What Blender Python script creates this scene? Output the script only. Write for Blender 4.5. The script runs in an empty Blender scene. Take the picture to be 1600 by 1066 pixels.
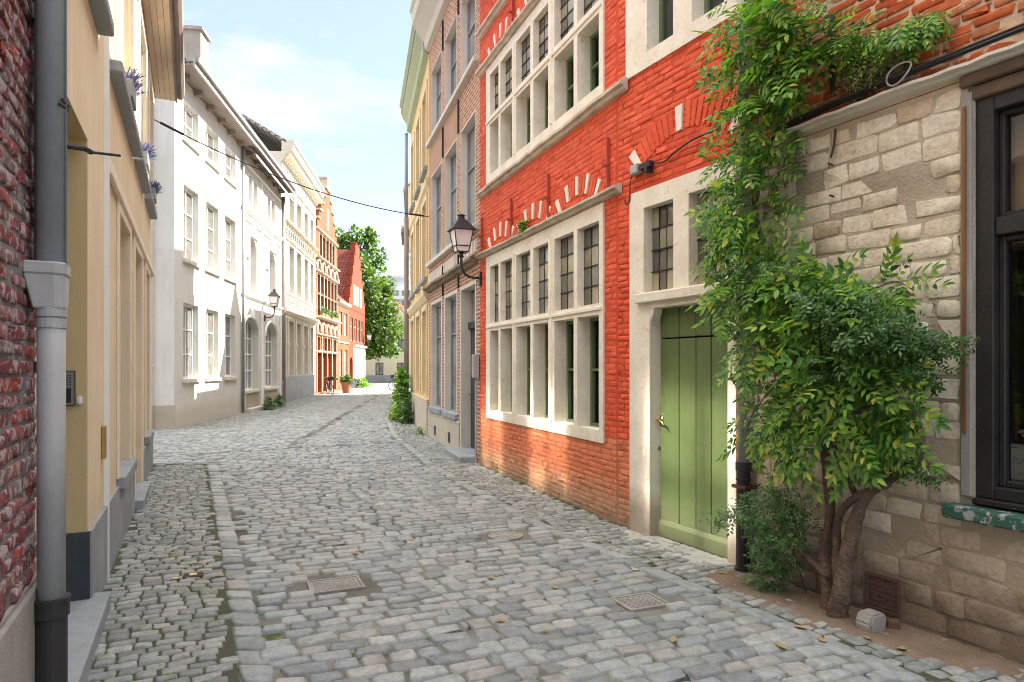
import bpy, bmesh, math, random
import numpy as np
from mathutils import Vector, Matrix
random.seed(7); RNG = np.random.default_rng(7)
SC = bpy.context.scene; COL = SC.collection
R = math.radians
# ------------------------------------------------------------------ camera, sky, sun, exposure
CAMZ, FPX, CU, CV = 1.6, 1067.0, 800.0, 573.0      # eye height, focal length and horizon of the photograph
cam = bpy.data.cameras.new('camera'); co = bpy.data.objects.new('camera', cam); COL.objects.link(co)
co.location = (0, 0, CAMZ); co.rotation_euler = (R(90), 0, 0)
cam.lens = 24.0; cam.sensor_width = 36.0; cam.shift_y = 0.025; cam.clip_start = 0.05; cam.clip_end = 2000
SC.camera = co
SUN_EL, SUN_AZ = 41.5, 66.0                        # azimuth from +Y towards +X
sd = Vector((math.cos(R(SUN_EL))*math.sin(R(SUN_AZ)), math.cos(R(SUN_EL))*math.cos(R(SUN_AZ)), math.sin(R(SUN_EL))))
sun = bpy.data.lights.new('sun', 'SUN'); so = bpy.data.objects.new('sun', sun); COL.objects.link(so)
so.rotation_euler = sd.to_track_quat('Z', 'Y').to_euler(); so.location = (30, 20, 40)
sun.energy = 2.9; sun.angle = R(0.5); sun.color = (1.0, 0.93, 0.80)
W = bpy.data.worlds.new('World'); SC.world = W; W.use_nodes = True
SKY_STRENGTH, EXPOSURE = 0.10, 2.75
SC.view_settings.view_transform = 'Standard'; SC.view_settings.look = 'None'
SC.view_settings.exposure = EXPOSURE; SC.view_settings.gamma = 1.0; SC.view_settings.use_curve_mapping = False
SC.cycles.max_bounces = 10; SC.cycles.diffuse_bounces = 6; SC.cycles.glossy_bounces = 4
SC.cycles.transparent_max_bounces = 12; SC.cycles.sample_clamp_indirect = 0.0; SC.cycles.use_guiding = True; SC.cycles.filter_width = 1.0; SC.cycles.caustics_reflective = True; SC.cycles.blur_glossy = 0.12
def nd(t, typ, **kw):
    n = t.nodes.new(typ)
    for k, v in kw.items():
        if k in ('i',):
            for a, b in v.items(): n.inputs[a].default_value = b
        else: setattr(n, k, v)
    return n
def ramp(t, fac, stops, interp='LINEAR'):
    n = t.nodes.new('ShaderNodeValToRGB'); e = n.color_ramp.elements; n.color_ramp.interpolation = interp
    while len(e) < len(stops): e.new(0.5)
    for k, (p, c) in enumerate(stops):
        e[k].position = p; e[k].color = (c[0], c[1], c[2], 1) if len(c) == 3 else c
    t.links.new(fac, n.inputs[0]); return n.outputs[0]
def mixc(t, fac, a, b, bt='MIX'):
    n = t.nodes.new('ShaderNodeMix'); n.data_type = 'RGBA'; n.blend_type = bt
    for sock, v in ((n.inputs[0], fac), (n.inputs[6], a), (n.inputs[7], b)):
        if hasattr(v, 'is_linked'): t.links.new(v, sock)
        elif isinstance(v, (int, float)): sock.default_value = v
        else: sock.default_value = (v[0], v[1], v[2], 1)
    return n.outputs[2]
def mth(t, op, a, b=0.0, clamp=False):
    n = t.nodes.new('ShaderNodeMath'); n.operation = op; n.use_clamp = clamp
    for sock, v in ((n.inputs[0], a), (n.inputs[1], b)):
        if hasattr(v, 'is_linked'): t.links.new(v, sock)
        else: sock.default_value = v
    return n.outputs[0]
def noise(t, vec, scale, detail=5, rough=.55, sc3=None):
    if sc3:
        m = nd(t, 'ShaderNodeMapping'); m.inputs['Scale'].default_value = sc3
        t.links.new(vec, m.inputs['Vector']); vec = m.outputs[0]
    n = nd(t, 'ShaderNodeTexNoise', i={'Scale': scale, 'Detail': detail, 'Roughness': rough})
    t.links.new(vec, n.inputs['Vector']); return n.outputs['Fac']
wt = W.node_tree; wt.nodes.clear()
sky = nd(wt, 'ShaderNodeTexSky', sky_type='NISHITA', sun_disc=False, sun_elevation=R(SUN_EL), sun_rotation=R(SUN_AZ),
         air_density=1.0, dust_density=0.6, ozone_density=1.0)
tc = nd(wt, 'ShaderNodeTexCoord'); g = tc.outputs['Generated']
n1 = noise(wt, g, 5.0, 8, .6, (1.0, 1.0, 3.2))
sep = nd(wt, 'ShaderNodeSeparateXYZ'); wt.links.new(g, sep.inputs[0])
# a bank of fair-weather cloud low in the sky, thinning out upwards
dx = mth(wt, 'MULTIPLY', mth(wt, 'ADD', sep.outputs[0], .27), 3.6); dz = mth(wt, 'MULTIPLY', mth(wt, 'SUBTRACT', sep.outputs[2], .345), 14.0)
rr = mth(wt, 'SQRT', mth(wt, 'ADD', mth(wt, 'MULTIPLY', dx, dx), mth(wt, 'MULTIPLY', dz, dz)))
bank = mth(wt, 'SUBTRACT', 1.0, rr, True)
low = mth(wt, 'MULTIPLY', mth(wt, 'SUBTRACT', .26, sep.outputs[2]), 2.2, True)
dens = mth(wt, 'ADD', mth(wt, 'ADD', n1, mth(wt, 'MULTIPLY', bank, .30)), mth(wt, 'MULTIPLY', low, .12))
cf = ramp(wt, dens, [(.56, (0, 0, 0)), (.64, (.35, .35, .35)), (.78, (.95, .95, .95))])
skyc = mixc(wt, .68, sky.outputs[0], (.86, .92, 1.14))      # summer haze pales the blue
cl = mixc(wt, cf, skyc, (1.56, 1.58, 1.62))
# bright cloud sheet added overhead, out of view, to fill the shade with white light
hi = mth(wt, 'ADD', sep.outputs[2], mth(wt, 'MULTIPLY', mth(wt, 'SUBTRACT', n1, .5), .5))
cl = mixc(wt, ramp(wt, hi, [(.56, (0, 0, 0)), (.74, (1, 1, 1))]), cl, (6.0, 5.85, 5.6))
bg = nd(wt, 'ShaderNodeBackground', i={'Strength': SKY_STRENGTH}); wt.links.new(cl, bg.inputs[0])
wo = nd(wt, 'ShaderNodeOutputWorld'); wt.links.new(bg.outputs[0], wo.inputs[0])
# ------------------------------------------------------------------ materials
MATS = {}
def newmat(name):
    m = bpy.data.materials.new(name); m.use_nodes = True; t = m.node_tree; t.nodes.clear(); MATS[name] = m
    o = nd(t, 'ShaderNodeOutputMaterial'); p = nd(t, 'ShaderNodeBsdfPrincipled'); t.links.new(p.outputs[0], o.inputs[0])
    c = nd(t, 'ShaderNodeTexCoord')
    return m, t, p, c.outputs['Object'], o
def lowmix(t, obj, col, low):
    """dirt and bare patches of their own ragged shape on the lower wall: list of (height, colour, strength, raggedness)"""
    s = nd(t, 'ShaderNodeSeparateXYZ'); t.links.new(obj, s.inputs[0])
    for k, (z0, c, a, rag) in enumerate(low):
        n = noise(t, obj, 2.3 + k*1.7, 6, .65)
        zz = mth(t, 'ADD', s.outputs[2], mth(t, 'MULTIPLY', mth(t, 'SUBTRACT', n, .5), rag))
        mr = nd(t, 'ShaderNodeMapRange', i={'From Min': z0 - .22*rag - .01, 'From Max': z0 + .22*rag + .01, 'To Min': a, 'To Max': 0.0})
        t.links.new(zz, mr.inputs[0]); col = mixc(t, mr.outputs[0], col, c)
    return col
def mat(name, c, c2=None, ns=2.0, rough=.8, bump=.15, bs=45.0, streak=0.0, metal=0.0, spec=.3, low=None, fine=.12, bd=.01, speck=None):
    m, t, p, obj, o = newmat(name)
    c2 = c2 or tuple(x*.8 for x in c)
    f = ramp(t, noise(t, obj, ns, 7, .6), [(.35, (0, 0, 0)), (.68, (1, 1, 1))])
    col = mixc(t, f, c, c2)
    if streak:
        f2 = ramp(t, noise(t, obj, 3.0, 6, .6, (3.0, 3.0, .28)), [(.45, (0, 0, 0)), (.75, (1, 1, 1))])
        col = mixc(t, mth(t, 'MULTIPLY', f2, streak), col, tuple(x*.62 for x in c2))
    if low: col = lowmix(t, obj, col, low)
    fn = noise(t, obj, bs, 4, .6)
    if speck:
        sp = ramp(t, noise(t, obj, speck[0], 3, .7), [(speck[1], (0, 0, 0)), (speck[1] + .06, (1, 1, 1))]); col = mixc(t, sp, col, speck[2])
    if fine: col = mixc(t, fine, col, ramp(t, fn, [(.3, (.25, .25, .25)), (.7, (1.0, 1.0, 1.0))]), 'MULTIPLY')
    t.links.new(col, p.inputs['Base Color'])
    p.inputs['Roughness'].default_value = rough; p.inputs['Metallic'].default_value = metal; p.inputs['Specular IOR Level'].default_value = spec
    if bump:
        b = nd(t, 'ShaderNodeBump', i={'Strength': bump, 'Distance': bd}); t.links.new(fn, b.inputs['Height']); t.links.new(b.outputs[0], p.inputs['Normal'])
    return m
def island(name, stops, rough=.75, bump=.35, bs=60.0, ns=1.2, var=.25, fine=.3, low=None, spec=.3, bd=.006, big=None, tl=0.0, speck=None):
    """colour drawn per separate stone, brick or leaf"""
    m, t, p, obj, o = newmat(name)
    ge = nd(t, 'ShaderNodeNewGeometry')
    col = ramp(t, ge.outputs['Random Per Island'], stops)
    if big:
        f = ramp(t, noise(t, obj, big[0], 5, .6), [(big[1], (0, 0, 0)), (big[1] + .2, (1, 1, 1))]); col = mixc(t, mth(t, 'MULTIPLY', f, big[3]), col, big[2])
    nz = noise(t, obj, ns*9, 6, .65)
    col = mixc(t, var, col, ramp(t, nz, [(.3, (.2, .2, .2)), (.72, (1.15, 1.15, 1.15))]), 'MULTIPLY')
    if speck:
        sp = ramp(t, noise(t, obj, speck[0], 4, .7), [(speck[1], (0, 0, 0)), (speck[1] + .05, (1, 1, 1))]); col = mixc(t, mth(t, 'MULTIPLY', sp, speck[3]), col, speck[2])
    if low: col = lowmix(t, obj, col, low)
    if bump:
        fn = noise(t, obj, bs, 5, .7)
        if fine: col = mixc(t, fine, col, ramp(t, fn, [(.34, (.25, .25, .25)), (.5, (.95, .95, .95)), (.7, (1.25, 1.25, 1.25))]), 'MULTIPLY')
    t.links.new(col, p.inputs['Base Color'])
    p.inputs['Roughness'].default_value = rough; p.inputs['Specular IOR Level'].default_value = spec
    if bump:
        b = nd(t, 'ShaderNodeBump', i={'Strength': bump, 'Distance': bd}); t.links.new(fn, b.inputs['Height']); t.links.new(b.outputs[0], p.inputs['Normal'])
    if tl:
        tr = nd(t, 'ShaderNodeBsdfTranslucent'); t.links.new(mixc(t, 1.0, col, (1.25, 1.3, .55), 'MULTIPLY'), tr.inputs[0])
        mx = nd(t, 'ShaderNodeMixShader', i={0: tl}); t.links.new(p.outputs[0], mx.inputs[1]); t.links.new(tr.outputs[0], mx.inputs[2]); t.links.new(mx.outputs[0], o.inputs[0])
    return m
def brickmat(name, c1, c2, mortar, bw=.22, bh=.068, ms=.008, bump=.6, low=None, rough=.85, warp=.012, big=None, offset=.5, bd=.012):
    m, t, p, obj, o = newmat(name)
    s = nd(t, 'ShaderNodeSeparateXYZ'); t.links.new(obj, s.inputs[0])
    n = noise(t, obj, 5.0, 4)
    cx = nd(t, 'ShaderNodeCombineXYZ')
    t.links.new(mth(t, 'ADD', mth(t, 'ADD', s.outputs[0], s.outputs[1]), mth(t, 'MULTIPLY', n, warp*2)), cx.inputs[0])
    t.links.new(mth(t, 'ADD', s.outputs[2], mth(t, 'MULTIPLY', n, warp*3)), cx.inputs[1])
    b = nd(t, 'ShaderNodeTexBrick', offset=offset, i={'Scale': 1.0, 'Mortar Size': ms, 'Mortar Smooth': .3, 'Brick Width': bw, 'Row Height': bh, 'Bias': 0.0})
    b.inputs['Color1'].default_value = (*c1, 1); b.inputs['Color2'].default_value = (*c2, 1); b.inputs['Mortar'].default_value = (*mortar, 1)
    t.links.new(cx.outputs[0], b.inputs['Vector'])
    col = b.outputs['Color']
    if big:
        f = ramp(t, noise(t, obj, big[0], 5, .6), [(big[1], (0, 0, 0)), (big[1] + .2, (1, 1, 1))]); col = mixc(t, mth(t, 'MULTIPLY', f, big[3]), col, big[2])
    col = mixc(t, .3, col, ramp(t, noise(t, obj, 28, 5, .65), [(.3, (.3, .3, .3)), (.7, (1.1, 1.1, 1.1))]), 'MULTIPLY')
    if low: col = lowmix(t, obj, col, low)
    t.links.new(col, p.inputs['Base Color']); p.inputs['Roughness'].default_value = rough; p.inputs['Specular IOR Level'].default_value = .25
    h = mth(t, 'ADD', mth(t, 'SUBTRACT', 1.0, b.outputs['Fac']), mth(t, 'MULTIPLY', noise(t, obj, 60, 4), .4))
    bp = nd(t, 'ShaderNodeBump', i={'Strength': bump, 'Distance': bd}); t.links.new(h, bp.inputs['Height']); t.links.new(bp.outputs[0], p.inputs['Normal'])
    return m
def glassmat(name, c, rough=.04, per=0.0, ior=1.5):
    m, t, p, obj, o = newmat(name)
    col = mixc(t, ramp(t, noise(t, obj, 1.6, 3), [(.4, (0, 0, 0)), (.65, (1, 1, 1))]), c, tuple(x*.55 for x in c))
    if per:
        ge = nd(t, 'ShaderNodeNewGeometry'); col = mixc(t, per, col, ramp(t, ge.outputs['Random Per Island'], [(0, (.25, .25, .25)), (.5, (.8, .85, .8)), (1, (2.0, 1.9, 1.6))]), 'MULTIPLY')
    t.links.new(col, p.inputs['Base Color']); p.inputs['Roughness'].default_value = rough; p.inputs['Specular IOR Level'].default_value = .6; p.inputs['IOR'].default_value = ior
    b = nd(t, 'ShaderNodeBump', i={'Strength': .04, 'Distance': .02}); t.links.new(noise(t, obj, 2.5, 2), b.inputs['Height'])
    if ior < 2: t.links.new(b.outputs[0], p.inputs['Normal'])
    return m
def clearglass(name, tint=(.93, .95, .94)):
    m, t, p, obj, o = newmat(name); t.nodes.remove(p)
    tr = nd(t, 'ShaderNodeBsdfTransparent'); tr.inputs[0].default_value = (*tint, 1)
    gl = nd(t, 'ShaderNodeBsdfGlossy'); gl.inputs['Roughness'].default_value = .02
    fr = nd(t, 'ShaderNodeFresnel'); fr.inputs['IOR'].default_value = 1.55
    mx = nd(t, 'ShaderNodeMixShader'); t.links.new(fr.outputs[0], mx.inputs[0]); t.links.new(tr.outputs[0], mx.inputs[1]); t.links.new(gl.outputs[0], mx.inputs[2]); t.links.new(mx.outputs[0], o.inputs[0])
    return m
# ------------------------------------------------------------------ mesh helpers
class Fr:
    """facade frame: x along the wall, y out into the street, z up"""
    def __init__(s, ox, oy, dx, dy):
        l = math.hypot(dx, dy); s.o = (ox, oy); s.d = (dx/l, dy/l); s.n = (-dy/l, dx/l)
        s.M = Matrix(((s.d[0], s.n[0], 0, ox), (s.d[1], s.n[1], 0, oy), (0, 0, 1, 0), (0, 0, 0, 1)))
    def s(s, u, y=0.0):
        k = (u-CU)/FPX; return (k*(s.o[1]+y*s.n[1]) - s.o[0] - y*s.n[0])/(s.d[0]-k*s.d[1])
    def Y(s, x, y=0.0): return s.o[1] + x*s.d[1] + y*s.n[1]
    def z(s, v, x, y=0.0): return CAMZ + (CV-v)/FPX*s.Y(x, y)
    def p(s, u, v, y=0.0):
        x = s.s(u, y); return (x, y, s.z(v, x, y))
    def w(s, x, y=0.0, z=0.0): return Vector((s.o[0]+x*s.d[0]+y*s.n[0], s.o[1]+x*s.d[1]+y*s.n[1], z))
def catmull(pts, sub):
    P = [np.array(p, float) for p in pts]
    if sub <= 1 or len(P) < 3: return P
    Q = [2*P[0]-P[1]] + P + [2*P[-1]-P[-2]]; out = []
    for i in range(1, len(Q)-2):
        for k in range(sub):
            t = k/sub; a, b, c, d = Q[i-1:i+3]
            out.append(.5*((2*b)+(-a+c)*t+(2*a-5*b+4*c-d)*t*t+(-a+3*b-3*c+d)*t**3))
    out.append(P[-1]); return out
class MB:
    def __init__(s): s.v = []; s.f = []
    def add(s, v, f):
        n = len(s.v); s.v.extend([tuple(p) for p in v]); s.f.extend([tuple(i+n for i in q) for q in f]); return s
    def box(s, x0, x1, y0, y1, z0, z1):
        x0, x1 = min(x0, x1), max(x0, x1); y0, y1 = min(y0, y1), max(y0, y1); z0, z1 = min(z0, z1), max(z0, z1)
        v = [(x0, y0, z0), (x1, y0, z0), (x1, y1, z0), (x0, y1, z0), (x0, y0, z1), (x1, y0, z1), (x1, y1, z1), (x0, y1, z1)]
        return s.add(v, [(3, 2, 1, 0), (4, 5, 6, 7), (0, 1, 5, 4), (1, 2, 6, 5), (2, 3, 7, 6), (3, 0, 4, 7)])
    def quad(s, a, b, c, d): return s.add([a, b, c, d], [(0, 1, 2, 3)])
    def prism(s, poly, a, b, ax='x'):
        """polygon extruded along an axis; poly holds the two other coordinates: x->(y,z), y->(x,z), z->(x,y)"""
        f = {'x': lambda q, t: (t, q[0], q[1]), 'y': lambda q, t: (q[0], t, q[1]), 'z': lambda q, t: (q[0], q[1], t)}[ax]
        n = len(poly); v = [f(q, a) for q in poly] + [f(q, b) for q in poly]
        return s.add(v, [tuple(range(n)), tuple(range(2*n-1, n-1, -1))] + [(i, i+n, (i+1) % n+n, (i+1) % n) for i in range(n)])
    def tube(s, pts, r, n=8, sub=1, wob=0.0):
        P = catmull(pts, sub); m = len(P)
        rs = [r]*m if isinstance(r, (int, float)) else list(np.interp(np.linspace(0, 1, m), np.linspace(0, 1, len(r)), r))
        T = [P[min(i+1, m-1)]-P[max(i-1, 0)] for i in range(m)]; T = [t/(np.linalg.norm(t)+1e-9) for t in T]
        a = np.array((0, 0, 1.)) if abs(T[0][2]) < .9 else np.array((1., 0, 0)); v = []
        ph = random.random()*9
        for i in range(m):
            x = np.cross(T[i], a); x /= np.linalg.norm(x)+1e-9; y = np.cross(x, T[i]); a = y
            for k in range(n):
                t = 2*math.pi*k/n; rr = rs[i]*(1+wob*math.sin(3*t+ph+i*.35)+wob*.8*random.uniform(-1, 1)*(wob > 0))
                v.append(P[i]+rr*(math.cos(t)*x+math.sin(t)*y))
        f = [(i*n+k, i*n+(k+1) % n, (i+1)*n+(k+1) % n, (i+1)*n+k) for i in range(m-1) for k in range(n)]
        f += [tuple(range(n-1, -1, -1)), tuple(range((m-1)*n, m*n))]
        return s.add(v, f)
    def lathe(s, prof, c, n=16):
        v = [(c[0]+r*math.cos(2*math.pi*k/n), c[1]+r*math.sin(2*math.pi*k/n), c[2]+z) for r, z in prof for k in range(n)]
        m = len(prof); f = [(i*n+k, i*n+(k+1) % n, (i+1)*n+(k+1) % n, (i+1)*n+k) for i in range(m-1) for k in range(n)]
        return s.add(v, f + [tuple(range(n-1, -1, -1)), tuple(range((m-1)*n, m*n))])
    def strip(s, poly, x0, x1):  # moulding profile (y,z) run along x
        return s.prism(poly, x0, x1, 'x')
    def build(s, name, m, parent=None, M=None, smooth=False, bevel=0.0, seg=1):
        me = bpy.data.meshes.new(name); me.from_pydata(s.v, [], s.f); me.update()
        if bevel:
            bm = bmesh.new(); bm.from_mesh(me); bmesh.ops.recalc_face_normals(bm, faces=bm.faces)
            ed = [e for e in bm.edges if len(e.link_faces) == 2 and e.calc_face_angle() > .5]
            bmesh.ops.bevel(bm, geom=ed, offset=bevel, segments=seg, affect='EDGES', clamp_overlap=True); bm.to_mesh(me); bm.free()
        return link(name, me, m, parent, M, smooth)
def link(name, me, m, parent=None, M=None, smooth=False):
    if m: me.materials.append(m if not isinstance(m, str) else MATS[m])
    if smooth: me.polygons.foreach_set('use_smooth', [True]*len(me.polygons))
    o = bpy.data.objects.new(name, me); COL.objects.link(o)
    PW = parent.get('_w') if parent else None
    if parent:
        o.parent = parent; pm = WM[parent.name]
        o.matrix_parent_inverse = pm.inverted(); M = M if M is not None else pm
    M = M if M is not None else Matrix()
    o.matrix_basis = M; WM[o.name] = M.copy()
    return o
WM = {}
def npmesh(name, V, groups, m, parent=None, M=None, smooth=False):
    me = bpy.data.meshes.new(name); V = np.asarray(V, np.float32).reshape(-1, 3)
    me.vertices.add(len(V)); me.vertices.foreach_set('co', V.ravel())
    loops = np.concatenate([g.reshape(-1) for g in groups]).astype(np.int32)
    tot = np.concatenate([np.full(len(g), g.shape[1]) for g in groups]).astype(np.int32)
    st = np.concatenate([[0], np.cumsum(tot)[:-1]]).astype(np.int32)
    me.loops.add(len(loops)); me.loops.foreach_set('vertex_index', loops)
    me.polygons.add(len(tot)); me.polygons.foreach_set('loop_start', st); me.polygons.foreach_set('loop_total', tot)
    me.update(calc_edges=True); me.validate()
    return link(name, me, m, parent, M, smooth)
def tag(o, label=None, cat=None, group=None, kind=None):
    for k, v in (('label', label), ('category', cat), ('group', group), ('kind', kind)):
        if v: o[k] = v
    return o
def thing(name, label, cat, M=None, group=None):
    o = bpy.data.objects.new(name, None); COL.objects.link(o); o.empty_display_size = .2
    M = M if M is not None else Matrix(); o.matrix_basis = M; WM[o.name] = M.copy()
    return tag(o, label, cat, group)
def at(x, y, z=0.0, rz=0.0): return Matrix.Translation((x, y, z)) @ Matrix.Rotation(rz, 4, 'Z')
def copy_thing(root, M, label):
    r = root.copy(); COL.objects.link(r); r.matrix_basis = M; r['label'] = label
    for ch in root.children:
        c = ch.copy(); COL.objects.link(c); c.parent = r; c.matrix_parent_inverse = ch.matrix_parent_inverse
        for g2 in ch.children:
            d = g2.copy(); COL.objects.link(d); d.parent = c; d.matrix_parent_inverse = g2.matrix_parent_inverse
    return r
# stones, bricks and setts as separate pads: rects (N,4) in (u,v), w is the relief
def pads(rects, h=.016, drop=.012, ins=(.007, .03), jit=.006, cut=.25, hv=.004, tilt=.03, lite=False):
    r = np.asarray(rects, float); N = len(r)
    cx = (r[:, 0]+r[:, 1])/2; cy = (r[:, 2]+r[:, 3])/2; hx = (r[:, 1]-r[:, 0])/2; hy = (r[:, 3]-r[:, 2])/2
    mn = np.minimum(hx, hy)
    if lite:
        bx = np.array([-1, 1, 1, -1.]); by = np.array([-1, -1, 1, 1.]); K = 4
        X = hx[:, None]*bx; Yv = hy[:, None]*by
    else:
        K = 8; c = mn[:, None]*cut*RNG.uniform(.5, 1.6, (N, 4)); sx = np.array([-1, 1, 1, -1.]); sy = np.array([-1, -1, 1, 1.])
        X = np.zeros((N, 8)); Yv = np.zeros((N, 8))
        for k in range(4):
            a, b = (2*k, 2*k+1)
            if k % 2 == 0:
                X[:, a] = hx*sx[k]; Yv[:, a] = (hy-c[:, k])*sy[k]; X[:, b] = (hx-c[:, k])*sx[k]; Yv[:, b] = hy*sy[k]
            else:
                X[:, a] = (hx-c[:, k])*sx[k]; Yv[:, a] = hy*sy[k]; X[:, b] = hx*sx[k]; Yv[:, b] = (hy-c[:, k])*sy[k]
    X = X + RNG.normal(0, jit, X.shape); Yv = Yv + RNG.normal(0, jit, Yv.shape)
    hz = h + RNG.normal(0, hv, N); tx = RNG.normal(0, tilt, N); ty = RNG.normal(0, tilt, N)
    rings = [(0.0, None)] + [(i, f) for i, f in zip(ins, (.72, 1.0))] if not lite else [(0.0, None), (ins[0], 1.0)]
    V = []
    for ii, f in rings:
        k = np.clip(1-ii/np.maximum(mn, 1e-4), .25, 1)[:, None]
        kx = np.clip(1-ii/np.maximum(hx, 1e-4), .25, 1)[:, None]; ky = np.clip(1-ii/np.maximum(hy, 1e-4), .25, 1)[:, None]
        px = X*kx; py = Yv*ky
        w = np.full(px.shape, -drop) if f is None else hz[:, None]*f + px*tx[:, None] + py*ty[:, None]
        V.append(np.stack([px+cx[:, None], py+cy[:, None], w], -1))
    V = np.concatenate(V, 1); nr = len(rings); base = (np.arange(N)*K*nr)[:, None, None]
    q = []
    for j in range(nr-1):
        for k in range(K):
            q.append([j*K+k, j*K+(k+1) % K, (j+1)*K+(k+1) % K, (j+1)*K+k])
    Q = (np.array(q)[None]+base).reshape(-1, 4)
    top = (np.arange((nr-1)*K, nr*K)[None, None]+base).reshape(-1, K)
    return V.reshape(-1, 3), [Q, top]
def courses(x0, x1, z0, z1, bw, bh, gap, holes=(), var=.25, rowvar=0.0, bond=.5):
    out = []; z = z0; k = 0
    while z < z1-.01:
        h = bh*(1+random.uniform(-rowvar, rowvar)); zt = min(z+h, z1); x = x0-random.random()*bw*.3-(bw*bond if k % 2 else 0)
        while x < x1:
            w = bw*(1+random.uniform(-var, var)); segs = [(max(x, x0), min(x+w, x1))]
            for (a, b, c, d) in holes:
                if min(zt, d)-max(z, c) > .3*(zt-z):
                    ns = []
                    for (p, q) in segs:
                        if q <= a or p >= b: ns.append((p, q))
                        else:
                            if p < a: ns.append((p, a))
                            if q > b: ns.append((b, q))
                    segs = ns
            for (p, q) in segs:
                if q-p > .03: out.append((p+gap/2, q-gap/2, z+gap/2, zt-gap/2))
            x += w
        z = zt; k += 1
    return out
def brickwork(name, rects, m, parent, M=None, h=.01, y=0.0, smooth=False, **kw):
    V, G = pads(rects, h=h, **kw)
    V = np.stack([V[:, 0], V[:, 2]+y, V[:, 1]], -1); G = [g[:, ::-1] for g in G]
    return npmesh(name, V, G, m, parent, M, smooth)
def inhole(x, z, holes): return any(a < x < b and c < z < d for (a, b, c, d) in holes)
def facade(mb, L, H, holes=(), depth=.2, D=7.0, x0=0.0, z0=-.2, gable=None, ends=(1, 1)):
    """front wall with real openings and reveals, closed sides, back and top"""
    hs = [h[:4] for h in holes]
    xs = sorted({x0, L, *[h[0] for h in hs], *[h[1] for h in hs]}); zs = sorted({z0, H, *[h[2] for h in hs], *[h[3] for h in hs]})
    for i in range(len(xs)-1):
        for j in range(len(zs)-1):
            if not inhole((xs[i]+xs[i+1])/2, (zs[j]+zs[j+1])/2, hs):
                mb.quad((xs[i], 0, zs[j]), (xs[i], 0, zs[j+1]), (xs[i+1], 0, zs[j+1]), (xs[i+1], 0, zs[j]))
    for h in holes:
        a, b, c, d = h[:4]; e = -(h[4] if len(h) > 4 else depth)
        mb.quad((a, 0, c), (a, e, c), (a, e, d), (a, 0, d)); mb.quad((b, 0, c), (b, 0, d), (b, e, d), (b, e, c))
        mb.quad((a, 0, d), (a, e, d), (b, e, d), (b, 0, d)); mb.quad((a, 0, c), (b, 0, c), (b, e, c), (a, e, c))
    if ends[0]: mb.quad((x0, 0, z0), (x0, -D, z0), (x0, -D, H), (x0, 0, H))
    if ends[1]: mb.quad((L, 0, z0), (L, 0, H), (L, -D, H), (L, -D, z0))
    mb.quad((x0, -D, z0), (L, -D, z0), (L, -D, H), (x0, -D, H)); mb.quad((x0, 0, H), (x0, -D, H), (L, -D, H), (L, 0, H))
    return mb
def frame_ring(mb, x0, x1, z0, z1, w, y0, y1, wb=None):
    wb = w if wb is None else wb
    mb.box(x0, x0+w, y0, y1, z0, z1); mb.box(x1-w, x1, y0, y1, z0, z1); mb.box(x0+w, x1-w, y0, y1, z1-w, z1)
    if wb: mb.box(x0+w, x1-w, y0, y1, z0, z0+wb)
    return mb
def window(root, x0, x1, z0, z1, depth, fm, gm, cols=(.5,), rows=(.6,), fw=.05, bw=.028, M=None, th=.05, name='window', curtain=None, bevel=0.0):
    mb = MB(); y0, y1 = -depth, -depth+th
    frame_ring(mb, x0, x1, z0, z1, fw, y0, y1)
    for c in cols:
        x = x0+(x1-x0)*c; mb.box(x-bw/2, x+bw/2, y0+.004, y1-.006, z0+fw, z1-fw)
    for r in rows:
        z = z0+(z1-z0)*r; mb.box(x0+fw, x1-fw, y0+.006, y1-.003, z-bw/2, z+bw/2)
    w = mb.build(name, fm, root, M, bevel=bevel)
    MB().box(x0+fw*.6, x1-fw*.6, y0+.012, y0+.018, z0+fw*.6, z1-fw*.6).build('pane', gm, w, M)
    if curtain:
        pleats(x0+fw*.3, x1-fw*.3, z0+fw*.5, z1-fw*.5, y0-.035, .018).build('curtain', curtain, w, M, smooth=True)
    return w
def pleats(x0, x1, z0, z1, y, amp, n=14):
    mb = MB(); k = n*4; P = [(x0+(x1-x0)*i/k, y+amp*math.sin(i/4*2*math.pi+.6*math.sin(i*.9))) for i in range(k+1)]
    v = [(p[0], p[1], z0) for p in P] + [(p[0], p[1], z1) for p in P]
    return mb.add(v, [(i, i+1, i+k+2, i+k+1) for i in range(k)])
def leaded(root, x0, x1, z0, z1, depth, cols, rows, M=None, name='leaded_window'):
    mb = MB(); y = -depth
    for i in range(cols+1):
        x = x0+(x1-x0)*i/cols; mb.box(x-.005, x+.005, y-.004, y+.006, z0, z1)
    for j in range(rows+1):
        z = z0+(z1-z0)*j/rows; mb.box(x0, x1, y-.006, y+.012, z-.007, z+.007)
    w = mb.build(name, 'lead', root, M); g2 = MB()
    for i in range(cols):
        for j in range(rows):
            a, b = x0+(x1-x0)*i/cols, x0+(x1-x0)*(i+1)/cols; c, d = z0+(z1-z0)*j/rows, z0+(z1-z0)*(j+1)/rows
            t = [random.uniform(-.004, .004) for _ in range(4)]
            g2.quad((a, y+t[0], c), (a, y+t[1], d), (b, y+t[2], d), (b, y+t[3], c))
    g2.build('pane', 'leaded_glass', w, M)
    return w
def arch_fill(mb, x0, x1, zs, zt, y0, y1, n=10):
    """masonry above an arched opening: fills the corners between the arch and the square hole"""
    xc, hw, rise = (x0+x1)/2, (x1-x0)/2, zt-zs
    for sgn in (-1, 1):
        P = [(xc+sgn*hw*math.cos(t), zs+rise*math.sin(t)) for t in np.linspace(0, math.pi/2, n)]
        poly = P + [(xc+sgn*hw, zt+.002)]
        mb.prism(poly, y0, y1, 'y')
    return mb
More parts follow.
